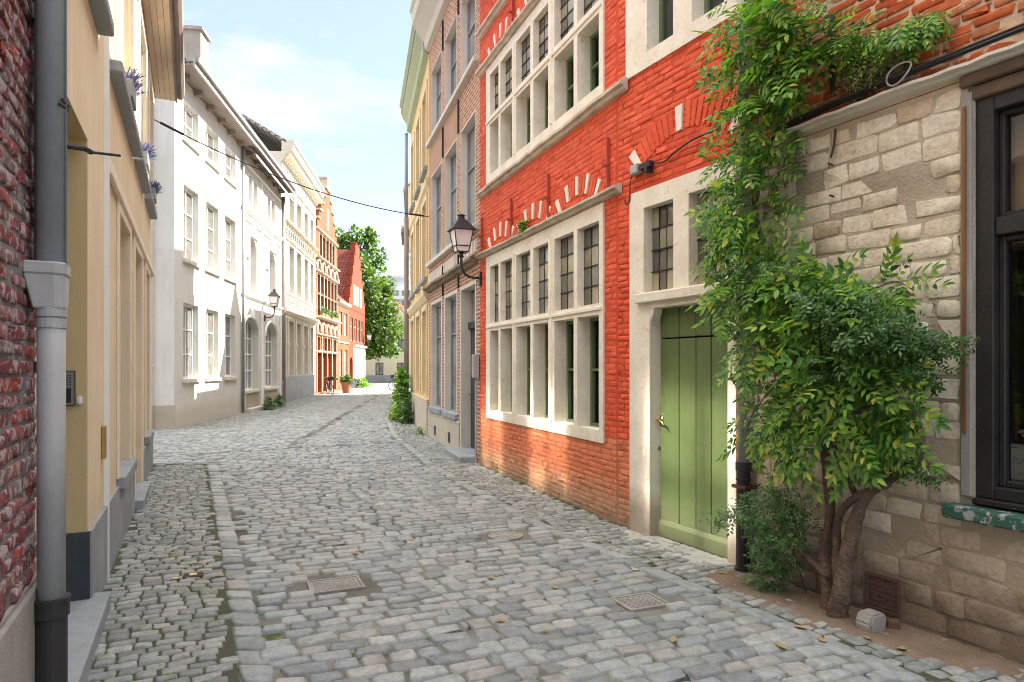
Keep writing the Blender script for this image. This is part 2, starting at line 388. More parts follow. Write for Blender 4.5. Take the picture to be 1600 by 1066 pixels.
# ------------------------------------------------------------------ palette
mat('dirt', (.28, .27, .24), (.045, .043, .034), ns=.55, rough=.95, bump=.5, bs=55, low=None, speck=(3.0, .57, (.075, .105, .03)))
mat('soil', (.27, .20, .145), (.19, .135, .095), ns=3, rough=.95, bump=.7, bs=70, bd=.02, speck=(30, .64, (.42, .36, .28)))
mat('slab', (.50, .49, .47), (.36, .34, .31), ns=3, rough=.85, bump=.25, bs=80, speck=(5, .66, (.24, .19, .14)))
BIG = (.9, .52, (.46, .465, .445), .45)
island('road_stone', [(0, (.225, .245, .25)), (.4, (.31, .335, .34)), (.8, (.385, .405, .40)), (.93, (.345, .33, .31)), (1, (.44, .445, .43))], rough=.55, bump=.5, bs=48, ns=1.6, var=.4, big=BIG, spec=.35, speck=(2.2, .57, (.19, .185, .165), .5))
island('sett_stone', [(0, (.235, .25, .245)), (.5, (.325, .34, .33)), (.88, (.42, .425, .405)), (1, (.33, .31, .28))], rough=.75, bump=.5, bs=70, ns=2.2, var=.45, speck=(3.0, .60, (.17, .19, .075), .6))
island('kerb_stone', [(0, (.33, .335, .33)), (1, (.43, .43, .415))], rough=.75, bump=.4, bs=50, ns=2, var=.35)
RL = [(.88, (.66, .215, .10), .85, .15), (.34, (.50, .30, .17), .75, .55), (.10, (.20, .17, .11), .8, .35)]
island('red_brick', [(0, (.66, .082, .031)), (.5, (.73, .096, .036)), (1, (.79, .122, .047))], rough=.72, bump=.45, bs=90, ns=.6, var=.20, low=RL, big=(1.3, .5, (.80, .15, .06), .5))
mat('red_mortar', (.62, .08, .034), (.54, .07, .03), ns=3, rough=.85, bump=.3, bs=70, low=[(.88, (.50, .17, .09), .85, .15), (.30, (.36, .27, .18), .8, .5)])
mat('red_paint', (.44, .07, .04), (.36, .06, .035), rough=.55, bump=.1)
mat('white_stone', (.86, .80, .69), (.74, .66, .54), ns=3.5, rough=.85, bump=.35, bs=30, fine=.16, low=[(.33, (.33, .27, .20), .8, .5)], speck=(14, .67, (.48, .42, .34)))
mat('arch_stone', (.84, .78, .68), (.74, .68, .58), ns=5, rough=.85, bump=.3, bs=50)
mat('ledge_stone', (.66, .58, .46), (.42, .36, .28), ns=5, rough=.9, bump=.5, bs=40, fine=.2)
mat('green_paint', (.15, .205, .078), (.12, .172, .063), ns=2.2, rough=.55, bump=.2, bs=70, fine=.18, low=[(.30, (.17, .18, .10), .7, .4)], streak=.35, speck=(26, .70, (.24, .27, .17)))
mat('casement_green', (.14, .20, .10), (.11, .16, .085), rough=.45, bump=.05)
mat('lead', (.05, .05, .05), rough=.5, metal=.4, bump=.05)
mat('black_iron', (.025, .025, .028), (.04, .036, .034), rough=.5, bump=.2, bs=60)
mat('rust', (.10, .05, .03), (.05, .035, .03), rough=.85, bump=.4)
mat('grey_pipe', (.42, .42, .425), (.34, .34, .345), rough=.5, bump=.1, streak=.25)
mat('dark_pipe', (.32, .35, .39), (.25, .275, .31), rough=.5, bump=.12, streak=.25)
mat('brass', (.55, .42, .18), (.35, .25, .1), rough=.35, metal=.9, bump=.1)
mat('mossy_ledge', (.34, .25, .18), (.17, .135, .09), ns=7, rough=.95, bump=.8, bs=40)
mat('copper', (.22, .11, .05), (.16, .08, .04), rough=.5, bump=.1)
mat('cable_rubber', (.03, .03, .032), rough=.55, bump=0, fine=0)
glassmat('leaded_glass', (.25, .235, .19), .10, per=.75)
glassmat('dark_glass', (.045, .05, .052))
glassmat('grey_glass', (.30, .30, .29), .06)
glassmat('old_glass', (.26, .26, .25), .095, ior=4.0)
glassmat('pane_glass', (.17, .17, .165), .10, ior=2.0)
clearglass('clear_glass')
mat('curtain_grey', (.78, .72, .68), (.66, .60, .57), ns=1, rough=.95, bump=.1, bs=200)
mat('blind_beige', (.80, .66, .48), (.68, .54, .38), ns=2, rough=.9, bump=.1)
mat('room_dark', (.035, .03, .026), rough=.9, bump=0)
mat('yellow_plaster', (.80, .68, .48), (.73, .60, .40), ns=.8, rough=.9, bump=.25, bs=90, streak=.32, fine=.1, low=[(.72, (.55, .45, .33), .45, .5)], speck=(1.3, .60, (.72, .595, .41)))
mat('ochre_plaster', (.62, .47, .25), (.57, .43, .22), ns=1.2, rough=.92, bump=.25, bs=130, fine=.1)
mat('cream_trim', (.80, .72, .58), (.74, .66, .52), ns=2, rough=.8, bump=.08, fine=.06)
mat('blue_stone', (.33, .365, .39), (.255, .285, .305), ns=2.5, rough=.75, bump=.2, bs=80, streak=.3, speck=(9, .66, (.40, .40, .39)))
mat('dark_plinth', (.06, .068, .078), (.045, .05, .058), ns=3, rough=.8, bump=.3, bs=100, speck=(7, .70, (.33, .32, .30)))
mat('concrete', (.36, .33, .30), (.27, .25, .23), ns=2.2, rough=.92, bump=.4, bs=60, streak=.3)
mat('white_plaster', (.66, .645, .61), (.61, .585, .54), ns=.9, rough=.9, bump=.25, bs=40, streak=.22, fine=.08, low=[(.5, (.52, .46, .40), .7, .5)], speck=(1.1, .60, (.58, .56, .52)))
mat('white_paint', (.82, .82, .80), (.78, .78, .76), rough=.5, bump=.04, fine=.04)
mat('grey_stone', (.70, .655, .59), (.60, .555, .49), ns=2.5, rough=.85, bump=.2, streak=.2)
mat('soffit_wood', (.80, .67, .50), (.74, .60, .44), ns=2, rough=.8, bump=.1)
mat('eave_brown', (.30, .245, .22), (.23, .19, .17), ns=2, rough=.7, bump=.1)
mat('zinc', (.34, .35, .36), (.25, .26, .27), rough=.5, metal=.3, bump=.1)
mat('cream_wall', (.58, .54, .47), (.52, .48, .41), ns=1, rough=.88, bump=.1, streak=.15, fine=.05)
mat('dark_cream', (.47, .40, .32), (.40, .34, .27), ns=2, rough=.88, bump=.1)  # a darker cream tone for plinth, panels, niche and blind windows
mat('amber_plaster', (.72, .52, .26), (.66, .46, .22), ns=.8, rough=.9, bump=.1, streak=.2, fine=.05)
mat('amber_trim', (.75, .60, .38), (.68, .54, .33), ns=2, rough=.85, bump=.1)
mat('sage_paint', (.36, .40, .24), (.31, .35, .20), rough=.6, bump=.05)
mat('beige_wall', (.60, .55, .40), (.55, .50, .36), ns=.5, rough=.9, bump=.1, fine=.05)
mat('tower_concrete', (.55, .57, .60), (.50, .52, .55), ns=.2, rough=.9, bump=0)
mat('bark', (.20, .135, .095), (.095, .065, .05), ns=9, rough=.95, bump=1.0, bs=34, bd=.035, speck=(22, .64, (.27, .21, .16)))
mat('terracotta', (.42, .17, .09), (.34, .14, .08), rough=.85, bump=.2)
mat('brown_clay', (.15, .085, .055), (.10, .06, .045), rough=.9, bump=.3)
mat('far_door', (.36, .09, .03), (.30, .075, .026), rough=.6, bump=.05)
mat('dark_timber', (.10, .07, .05), (.16, .11, .075), ns=4, rough=.9, bump=.5)
mat('rubber', (.02, .02, .02), rough=.8, bump=0)
mat('steel', (.4, .4, .42), rough=.35, metal=.9, bump=0)
mat('lamp_glass', (.80, .76, .74), (.74, .70, .69), ns=1, rough=.3, bump=0, fine=0)
mat('cast_iron', (.38, .36, .33), (.29, .27, .25), ns=4, rough=.7, metal=.2, bump=.6, bs=90, speck=(8, .62, (.30, .25, .19)))
mat('box_grey', (.42, .42, .43), (.36, .36, .37), rough=.5, bump=.05)
mat('paper', (.72, .76, .76), (.66, .70, .71), rough=.6, bump=0, fine=.03)
mat('ink', (.10, .14, .16), rough=.7, bump=0, fine=0)
mat('ink_blue', (.22, .40, .45), rough=.7, bump=0, fine=0)
mat('ink_gold', (.70, .62, .30), rough=.7, bump=0, fine=0)
mat('petal_white', (.8, .77, .70), (.7, .66, .55), rough=.7, bump=0)
mat('petal_yellow', (.75, .55, .10), rough=.7, bump=0)
mat('worn_green', (.045, .13, .085), (.035, .10, .07), ns=4, rough=.6, bump=.5, bs=40, speck=(16, .545, (.38, .38, .39)))
mat('worn_black', (.018, .018, .02), (.03, .028, .026), ns=3, rough=.5, bump=.3, speck=(40, .70, (.30, .27, .24)))
GL = [(0, (.04, .13, .028)), (.3, (.10, .25, .042)), (.65, (.19, .39, .06)), (.9, (.35, .53, .08)), (1, (.55, .56, .11))]
island('wisteria_leaf', GL, rough=.45, bump=.0, var=.25, ns=.3, spec=.4, tl=.4)
island('jasmine_leaf', [(0, (.025, .085, .025)), (.5, (.06, .16, .04)), (.9, (.105, .225, .055)), (1, (.25, .33, .06))], rough=.4, bump=0, var=.2, ns=.3, spec=.45, tl=.2)
island('dry_leaf', [(0, (.20, .17, .08)), (.5, (.16, .19, .085)), (1, (.30, .27, .16))], rough=.8, bump=0, var=.2, tl=.2)
island('tree_leaf', [(0, (.05, .11, .022)), (.5, (.10, .19, .035)), (.85, (.17, .27, .05)), (1, (.25, .33, .07))], rough=.55, bump=0, var=.2, ns=.1, tl=.3)
island('fallen_brown', [(0, (.36, .21, .11)), (.5, (.40, .28, .13)), (1, (.30, .19, .12))], rough=.8, bump=0, var=.2)
island('lavender', [(0, (.16, .16, .38)), (.5, (.24, .24, .48)), (1, (.12, .17, .14))], rough=.8, bump=0, var=.2)
island('whitewashed', [(0, (.79, .68, .53)), (.6, (.84, .745, .60)), (.9, (.74, .62, .47)), (1, (.62, .48, .33))], rough=.9, bump=.8, bs=34, ns=1.0, var=.30, bd=.012, big=(2.2, .55, (.62, .48, .32), .55),
       low=[(.95, (.46, .355, .245), .72, 1.5), (.34, (.20, .145, .10), .85, .7)], speck=(5.5, .63, (.44, .37, .29), .8))
mat('stone_mortar', (.34, .27, .195), (.60, .52, .42), ns=1.6, rough=.95, bump=.8, bs=45, bd=.015, low=[(1.0, (.45, .35, .245), .85, 1.4), (.32, (.18, .135, .095), .85, .6)])
island('orange_brick', [(0, (.48, .085, .025)), (.4, (.58, .125, .035)), (.75, (.52, .16, .06)), (1, (.42, .21, .12))], rough=.85, bump=.7, bs=40, ns=1.3, var=.42, speck=(7, .60, (.58, .47, .38), .75))
mat('pale_mortar', (.66, .50, .35), (.50, .33, .21), ns=5, rough=.95, bump=.7, bs=50)
island('purple_brick', [(0, (.19, .06, .065)), (.4, (.30, .085, .085)), (.7, (.24, .155, .155)), (1, (.46, .075, .055))], rough=.85, bump=1.0, bs=42, ns=1.6, var=.5, bd=.010, spec=.25, speck=(16, .50, (.44, .39, .39), .75))
mat('grey_mortar', (.27, .25, .245), (.18, .165, .16), ns=5, rough=.95, bump=.9, bs=45, bd=.015)
brickmat('pink_brick', (.47, .185, .08), (.31, .10, .045), (.66, .56, .45), .21, .068, .012, .6, big=(1.5, .55, (.55, .36, .25), .6))
brickmat('far_brick', (.27, .085, .033), (.22, .062, .025), (.28, .16, .09), .22, .07, .010, .3)
brickmat('far_red', (.29, .052, .026), (.24, .042, .022), (.27, .09, .05), .22, .07, .010, .3)
brickmat('plinth_blocks', (.60, .53, .43), (.54, .47, .38), (.42, .36, .29), .62, .27, .006, .3, warp=.004)
brickmat('roof_tile', (.34, .325, .315), (.42, .39, .37), (.12, .11, .105), .24, .16, .022, .9, warp=.006, bd=.03)
brickmat('red_tile', (.34, .085, .06), (.25, .055, .045), (.09, .035, .03), .24, .22, .030, .9, warp=.006, bd=.04)
# ------------------------------------------------------------------ street plan (world X of each wall line as a function of Y)
def wallR(Y): return np.interp(Y, [.5, 6.86, 11.07, 15.74, 21.2, 45, 75], [4.367, 1.06, -.516, -1.917, -3.145, -6.6, -9.0])
def wallL(Y): return np.interp(Y, [.5, 11.15, 11.16, 17.2, 17.21, 23.4, 29.8, 38.4, 44.9, 55.8, 68], [-.893, -5.884, -15, -15, -8.53, -9.28, -10.06, -11.05, -11.49, -12.04, -20])
def kerbR(Y): return wallR(Y) - np.interp(Y, [0, 5.5, 9, 30, 70], [.80, .80, .84, .75, .7])
def kerbL(Y): return np.where(Y < 11.16, wallL(Y)+.90, np.where(Y < 17.2, wallL(Y)+.02, wallL(Y)+1.3))
st = lambda o: tag(o, kind='structure')
g_ = MB(); N_ = 60
xs = np.concatenate([[-400, -150, -60], np.linspace(-30, 20, 41), [60, 150, 400]]); ys = np.concatenate([[-60, -10], np.linspace(0, 75, 61), [120, 260, 800]])
g_.v = [(x, y, -.004+(.0 if abs(x) > 40 else random.uniform(-.003, .003))) for y in ys for x in xs]; nx = len(xs)
g_.f = [(j*nx+i, j*nx+i+1, (j+1)*nx+i+1, (j+1)*nx+i) for j in range(len(ys)-1) for i in range(nx-1)]
st(g_.build('ground', 'dirt', smooth=True))
def lay(p0, p1, q0, q1, dp, dq, gap, O, d, keep, var=.25, wob=.05, seed=0, slope=0.0, strip=None):
    """courses of stones across a direction of travel; keeps the ones whose centre satisfies keep(X,Y,q)"""
    d = np.array(d, float); d /= np.linalg.norm(d); rt = np.array((d[1], -d[0])); out = []
    p = p0; k = 0
    while p < p1:
        h = dp*random.uniform(.86, 1.16); q = q0 - random.random()*dq
        while q < q1:
            w = dq*random.uniform(1-var, 1+var); out.append((q, q+w, p, p+h)); q += w
        p += h; k += 1
    r = np.array(out)
    if strip:
        a, b = strip; c = (r[:, 0]+r[:, 1])/2
        r[:, 1] = np.where((c < (a+b)/2) & (r[:, 1] > a), a, r[:, 1]); r[:, 0] = np.where((c >= (a+b)/2) & (r[:, 0] < b), b, r[:, 0]); r = r[r[:, 1]-r[:, 0] > .06]
    qc = (r[:, 0]+r[:, 1])/2; pc = (r[:, 2]+r[:, 3])/2
    off = wob*np.sin(qc*1.7+seed) + wob*.6*np.sin(qc*4.1+pc*.8+seed) + slope*qc; pc2 = pc+off
    X = O[0]+d[0]*pc2+rt[0]*qc; Y = O[1]+d[1]*pc2+rt[1]*qc; k = keep(X, Y, qc)
    r = r[k]; off = off[k]; r[:, 2] += off+gap/2; r[:, 3] += off-gap/2; r[:, 0] += gap/2; r[:, 1] -= gap/2
    return r, (np.array(O), d, rt)
def wave(X, Y): return .014*np.sin(X*1.3+.5*Y)*np.sin(Y*.9-.3*X)+.006*np.sin(X*3.1)*np.sin(Y*2.7)
def ground_pads(name, rects, F, m, **kw):
    V, G = pads(rects, **kw); O, d, rt = F
    X = O[0]+d[0]*V[:, 1]+rt[0]*V[:, 0]; Y = O[1]+d[1]*V[:, 1]+rt[1]*V[:, 0]
    return X, Y, V[:, 2]+wave(X, Y)*.5, G
def merge(name, parts, m):
    Vs, Gs, n = [], {}, 0
    for X, Y, Z, G in parts:
        Vs.append(np.stack([X, Y, Z], -1))
        for g in G: Gs.setdefault(g.shape[1], []).append(g+n)
        n += len(X)
    return npmesh(name, np.concatenate(Vs), [np.concatenate(v) for v in Gs.values()], m, smooth=True)
seam = lambda X: 14.6 + (X+2.05)*.61
ON, DN = (.227, 3.46), (-.415, 1.0); OF, DF = (-4.58, 15.1), (-.126, 1.0)
COVERS = [(-1.29, 4.99, .21, .16), (.87, 4.63, .18, .15), (-.06, 6.44, .17, .17)]          # iron covers let into the paving: x, y, half sizes
def free(X, Y):
    k = np.ones(len(X), bool)
    for cx, cy, a, b in COVERS: k &= ~((abs(X-cx) < a+.06) & (abs(Y-cy) < b+.04))
    return k
kR = lambda X, Y, q: (X > kerbL(Y)+.19) & (X < kerbR(Y)-.06) & (Y < seam(X)-.08) & (Y > 1.2) & free(X, Y)
big = dict(ins=(.006, .022), jit=.006, cut=.26, hv=.0035, tilt=.03, h=.018, drop=.012)
r, F = lay(-3.5, 14, -7, 5, .124, .195, .009, ON, DN, kR, wob=.035, strip=(-.158, .042)); A = ground_pads('road', r, F, None, **big)
r, F = lay(-3.5, 12.5, -.145, .01, .175, .15, .012, ON, DN, lambda X, Y, q: (Y < seam(X)-.1) & (Y > 1.2), var=.02, wob=0); B_ = ground_pads('road', r, F, None, **big)
kF = lambda X, Y, q: (X > kerbL(Y)) & (X < kerbR(Y)-.05) & (Y > seam(X)+.08) & (Y < 64) & (abs(q) > .1)
r, F = lay(-8, 52, -9, 6, .135, .20, .010, OF, DF, lambda X, Y, q: kF(X, Y, q) & (Y < 24), wob=.03, seed=2); C_ = ground_pads('road', r, F, None, **big)
r, F = lay(6, 52, -9, 8, .17, .24, .016, OF, DF, lambda X, Y, q: kF(X, Y, q) & (Y >= 24), wob=.03, seed=4); D_ = ground_pads('road', r, F, None, lite=True, ins=(.02,), h=.014, drop=.012)
st(merge('cobbled_road', [A, B_, C_, D_], 'road_stone'))
sm = dict(ins=(.004, .014), jit=.0035, cut=.22, hv=.0035, tilt=.05, h=.016, drop=.012)
r, F = lay(-3.5, 13, -1.4, 0, .090, .128, .007, (-.659+1.2, 0), (-.4686, 1), lambda X, Y, q: (X > wallL(Y)+.03) & (X < kerbL(Y)-.03) & (Y < 11.1) & (Y > 1.5), wob=.02); E_ = ground_pads('p', r, F, None, **sm)
r, F = lay(-3, 30, 2.0, 7, .090, .112, .007, (0, 0), (-.43, 1), lambda X, Y, q: (X > kerbR(Y)+.12) & (X < wallR(Y)-.02) & (Y < 16) & (Y > 1.5), wob=.02)
G_ = ground_pads('p', r, F, None, **sm)
r, F = lay(-3, 40, -4, 9, .10, .125, .016, (-2.0, 15.0), (-.17, 1), lambda X, Y, q: (X > kerbR(Y)+.1) & (X < wallR(Y)-.02) & (Y >= 16) & (Y < 46), wob=.02); H_ = ground_pads('p', r, F, None, lite=True, ins=(.016,), h=.014)
r, F = lay(0, 50, -3, 4, .10, .13, .016, (-8.6, 16.8), (-.12, 1), lambda X, Y, q: (X > wallL(Y)+.02) & (X < wallL(Y)+1.28) & (Y > 17.2) & (Y < 56), wob=.02); I_ = ground_pads('p', r, F, None, lite=True, ins=(.016,), h=.016)
st(merge('pavement', [E_, G_, H_, I_], 'sett_stone'))
mat('moss_joint', (.085, .083, .065), (.055, .075, .028), ns=2.6, rough=.95, bump=.6, bs=60, speck=(4.0, .62, (.10, .15, .035)))
bd_ = MB()
for fa, fb, y0, y1 in ((wallL, kerbL, 1.2, 11.1), (lambda Y: kerbR(Y)+.1, wallR, 1.5, 20.0)):
    Yk = np.linspace(y0, y1, 40); n_ = len(bd_.v)
    for Y in Yk: bd_.v += [(float(fa(Y)), Y, .005+float(wave(fa(Y), Y))*.4), (float(fb(Y)), Y, .005+float(wave(fb(Y), Y))*.4)]
    bd_.f += [(n_+2*i, n_+2*i+1, n_+2*i+3, n_+2*i+2) for i in range(39)]
st(bd_.build('pavement_bed', 'moss_joint', smooth=True))
def kerbline(fn, y0, y1, w, l, side):
    out = []; y = y0
    while y < y1:
        ll = l*random.uniform(.8, 1.2); out.append((y+.008, y+ll-.008)); y += ll
    rs = np.array([(-w/2, w/2, a, b) for a, b in out]); V, G = pads(rs, **big)
    X = fn(V[:, 1])+V[:, 0]+side*w/2; return X, V[:, 1], V[:, 2]+wave(X, V[:, 1])*.5, G
st(merge('kerb', [kerbline(kerbL, 1.2, 11.0, .185, .21, 1), kerbline(kerbR, 1.6, 30, .15, .26, .55)], 'road_stone'))
# earth in front of the stone wall, stone slab before the green door
sl = MB(); P = [(5.0, 0), (5.25, -.62), (6.6, -.55), (6.86, -.1), (6.9, 0)]
def patch(name, pts, z, h, m, n=26):
    """low ragged mound between an inner polygon of world points"""
    xs = [p[0] for p in pts]; ys = [p[1] for p in pts]; v = []; idx = {}; f = []
    def ins(x, y):
        c = False; j = len(pts)-1
        for i in range(len(pts)):
            if (pts[i][1] > y) != (pts[j][1] > y) and x < (pts[j][0]-pts[i][0])*(y-pts[i][1])/(pts[j][1]-pts[i][1])+pts[i][0]: c = not c
            j = i
        return c
    def edge(x, y):
        return min(math.hypot(x-(a[0]+t*(b[0]-a[0])), y-(a[1]+t*(b[1]-a[1]))) for a, b in zip(pts, pts[1:]+pts[:1])
                   for t in [max(0, min(1, ((x-a[0])*(b[0]-a[0])+(y-a[1])*(b[1]-a[1]))/((b[0]-a[0])**2+(b[1]-a[1])**2+1e-9)))])
    X = np.linspace(min(xs)-.05, max(xs)+.05, n*2); Yy = np.linspace(min(ys)-.05, max(ys)+.05, n*2)
    for j, y in enumerate(Yy):
        for i, x in enumerate(X):
            d = edge(x, y)*(1 if ins(x, y) else -1); d += .03*math.sin(x*31+y*17)+.02*math.sin(x*57-y*43)
            idx[i, j] = len(v); v.append((x, y, z+h*max(-.6, min(1, d/.10))+.004*math.sin(x*40)*math.sin(y*37)+random.uniform(-.002, .002)*(h > .01)))
    m_ = len(X)
    f = [(idx[i, j], idx[i+1, j], idx[i+1, j+1], idx[i, j+1]) for j in range(m_-1) for i in range(m_-1)]
    q = MB(); q.v = v; q.f = f; return st(q.build(name, m, smooth=True))
patch('bare_earth', [(1.82, 5.45), (1.42, 5.25), (1.50, 4.75), (1.80, 4.25), (2.15, 3.75), (2.62, 3.45), (2.78, 3.55), (2.20, 4.70)], .006, .020, 'soil')
patch('doorstep_slab', [(1.86, 5.42), (1.48, 5.45), (1.00, 6.32), (1.10, 6.78), (1.34, 6.40)], .010, .016, 'slab')
# ------------------------------------------------------------------ right side of the street
def stoneframe(mb, x0, x1, z0, z1, holes, y0, back=-.02):
    """dressed stone surround with mullions and transoms; every light is a real opening (x0,x1,z0,z1,depth)"""
    xs = sorted({x0, x1, *[h[0] for h in holes], *[h[1] for h in holes]}); zs = sorted({z0, z1, *[h[2] for h in holes], *[h[3] for h in holes]})
    for i in range(len(xs)-1):
        for j in range(len(zs)-1):
            if not inhole((xs[i]+xs[i+1])/2, (zs[j]+zs[j+1])/2, [h[:4] for h in holes]):
                mb.quad((xs[i], y0, zs[j]), (xs[i], y0, zs[j+1]), (xs[i+1], y0, zs[j+1]), (xs[i+1], y0, zs[j]))
    for a, b, c, d, e in holes:
        e = -e
        mb.quad((a, y0, c), (a, e, c), (a, e, d), (a, y0, d)); mb.quad((b, y0, c), (b, y0, d), (b, e, d), (b, e, c))
        mb.quad((a, y0, d), (a, e, d), (b, e, d), (b, y0, d)); mb.quad((a, y0, c), (b, y0, c), (b, e, c), (a, e, c))
    mb.quad((x0, y0, z0), (x0, back, z0), (x0, back, z1), (x0, y0, z1)); mb.quad((x1, y0, z0), (x1, y0, z1), (x1, back, z1), (x1, back, z0))
    mb.quad((x0, y0, z1), (x0, back, z1), (x1, back, z1), (x1, y0, z1)); mb.quad((x0, y0, z0), (x1, y0, z0), (x1, back, z0), (x0, back, z0))
    return mb
def ledge(x0, x1, z0, z1, p, n=24, wob=.006):
    """weathered drip moulding"""
    prof = [(0, z0), (p*.45, z0+.012), (p*.6, z0+(z1-z0)*.35), (p, z0+(z1-z0)*.45), (p, z0+(z1-z0)*.72), (p*.35, z1), (0, z1)]
    v = []; m = len(prof)
    for i in range(n+1):
        x = x0+(x1-x0)*i/n; a = random.uniform(-wob, wob); b = random.uniform(-wob, wob)
        v += [(x, q[0]+(a if q[0] else 0), q[1]+b*(q[0] > 0)) for q in prof]
    f = [(i*m+k, i*m+(k+1) % m, (i+1)*m+(k+1) % m, (i+1)*m+k) for i in range(n) for k in range(m)] + [tuple(range(m)), tuple(range(n*m, (n+1)*m))[::-1]]
    return MB().add(v, f)
def voussoirs(mb, xc, zc, r0, r1, angs, w, y=.022, each=None):
    for a in angs:
        if each: mb = MB()
        t = R(a); c, s_ = math.sin(t), math.cos(t); wi, wo_ = w*.8/2, w*1.15/2
        P = [(xc+r0*c-wi*s_, zc+r0*s_+wi*c), (xc+r0*c+wi*s_, zc+r0*s_-wi*c), (xc+r1*c+wo_*s_, zc+r1*s_-wo_*c), (xc+r1*c-wo_*s_, zc+r1*s_+wo_*c)]
        P = [(p[0]+random.uniform(-.005, .005), p[1]+random.uniform(-.007, .007)) for p in P]
        mb.prism(P, -.01, y, 'y')
        if each: mb.build('arch_stone', 'arch_stone', each[0], each[1], bevel=.003)
    return mb
def roof(x0, x1, z, D, over=.3, pitch=30, th=.12, y0=0.0):
    h = (D/2)*math.tan(R(pitch)); o = over; oz = o*math.tan(R(pitch))
    return MB().prism([(y0+o, z-oz), (y0+o, z-oz+th), (-D/2, z+h+th), (-D-o, z-oz+th), (-D-o, z-oz), (-D/2, z+h)], x0, x1, 'x')
vj = lambda rs: [(a+.004, b-.004, c, d) for a, b, c, d in rs if b-a > .05]     # wider upright joints
F1 = Fr(1.06, 6.86, -.375, 1.0); FS = Fr(4.107, 1.0, -.52, 1.0)
L1 = F1.s(750.5); XE = 6.603; XD = FS.s(1157)
red = thing('red_brick_house', 'house of red painted brick with white stone mullioned windows and a green plank door', 'house', F1.M)
GX = [(F1.s(b), F1.s(a)) for a, b in ((767.5, 781), (784, 802), (808.7, 831), (835.7, 859), (868.7, 899), (904.7, 938.6))]
fx0, fx1 = F1.s(944.6), F1.s(761.5)
BH = [(fx0, fx1, .80, 3.31), (fx0, fx1, 4.43, 6.24)]
H1 = 7.9
facade(MB(), L1, H1, [(a+.01, b-.01, c+.01, d-.01, .03) for a, b, c, d in BH], D=7).build('wall', 'red_mortar', red)
RED = [(a-.005, b+.005, c, d) for a, b, c, d in BH]
brickwork('brick_facing', vj(courses(0.012, L1-.005, .0, 7.6, .195, .0585, .005, RED, .28, .08)), 'red_brick', red, h=.0035, ins=(.002, .004), drop=.002, jit=.0025, hv=.0016, tilt=.016, cut=.15)
for k, (zb, zt, lo, hi, f2) in enumerate(((.80, 3.31, (.93, 2.15), (2.27, 3.14), 0), (4.43, 6.24, (4.56, 5.33), (5.46, 6.10), 1))):
    hs = [(a, b, *lo, .16) for a, b in GX] + [(a, b, *hi, .075) for a, b in GX]
    sf = stoneframe(MB(), fx0-.004, fx1+.004, zb, zt, hs, .022)
    for i in (1, 3):                                                # round shafts on the two wide mullions
        xm = (GX[i][0]+GX[i+1][1])/2
        for dxm in (-.012,): sf.tube([(xm+dxm, .020, zb+.13), (xm+dxm, .020, zt-.12)], .028, 8)
    sf.box(fx0+.02, fx1-.02, .0, .040, lo[1]+.045, lo[1]+.085)      # drip edge of the transom
    sf.build('stone_window_frame', 'white_stone', red, bevel=.006)
    for a, b in GX:
        window(red, a-.01, b+.01, lo[0]-.01, lo[1]+.01, .20, 'casement_green', 'clear_glass', (), (.52,), .048, .03, curtain='curtain_grey', th=.06)
        leaded(red, a-.005, b+.005, hi[0]-.005, hi[1]+.005, .07, 3, 4)
ledge(F1.s(972), L1-.02, 3.322, 3.42, .10).build('drip_moulding', 'ledge_stone', red, smooth=False)
ledge(F1.s(981), L1-.02, 4.30, 4.428, .09).build('string_course', 'ledge_stone', red)
ledge(.02, L1-.02, 6.25, 6.36, .10).build('drip_moulding', 'ledge_stone', red)
ledge(.02, L1-.02, 6.86, 6.99, .10).build('string_course', 'ledge_stone', red)
v_ = MB()
for i in range(3):
    xc = (GX[2*i][0]+GX[2*i+1][1])/2
    for zz in (2.70, 5.64):
        voussoirs(v_, xc, zz, .83, 1.04, (-33, -17, -1, 15, 31), .062, each=(red, F1.M)); voussoirs(MB(), xc, zz, .83, 1.03, [q for q in np.arange(-39, 40, 4.0) if min(abs(q-w) for w in (-33, -17, -1, 15, 31)) > 3.4], .054, .013).build('relieving_arch', 'red_brick', red)
def anchor(mb, x, z0, z1, y=.012): return mb.box(x-.013, x+.013, y, y+.03, z0, z1).box(x-.014, x+.014, y, y+.075, z0+(z1-z0)*.42, z0+(z1-z0)*.46).box(x-.03, x+.03, y+.055, y+.075, z0+(z1-z0)*.41, z0+(z1-z0)*.47)
for u, a, b in ((953, 3.43, 3.95), (859.5, 3.44, 3.98), (801, 3.44, 3.98), (755, 3.44, 3.98), (804, 6.37, 6.83), (858, 6.37, 6.83)):
    anchor(MB(), F1.s(u), a, b).build('wall_anchor', 'red_paint', red)
roof(-.2, L1, H1, 7.0).build('roof', 'roof_tile', red)
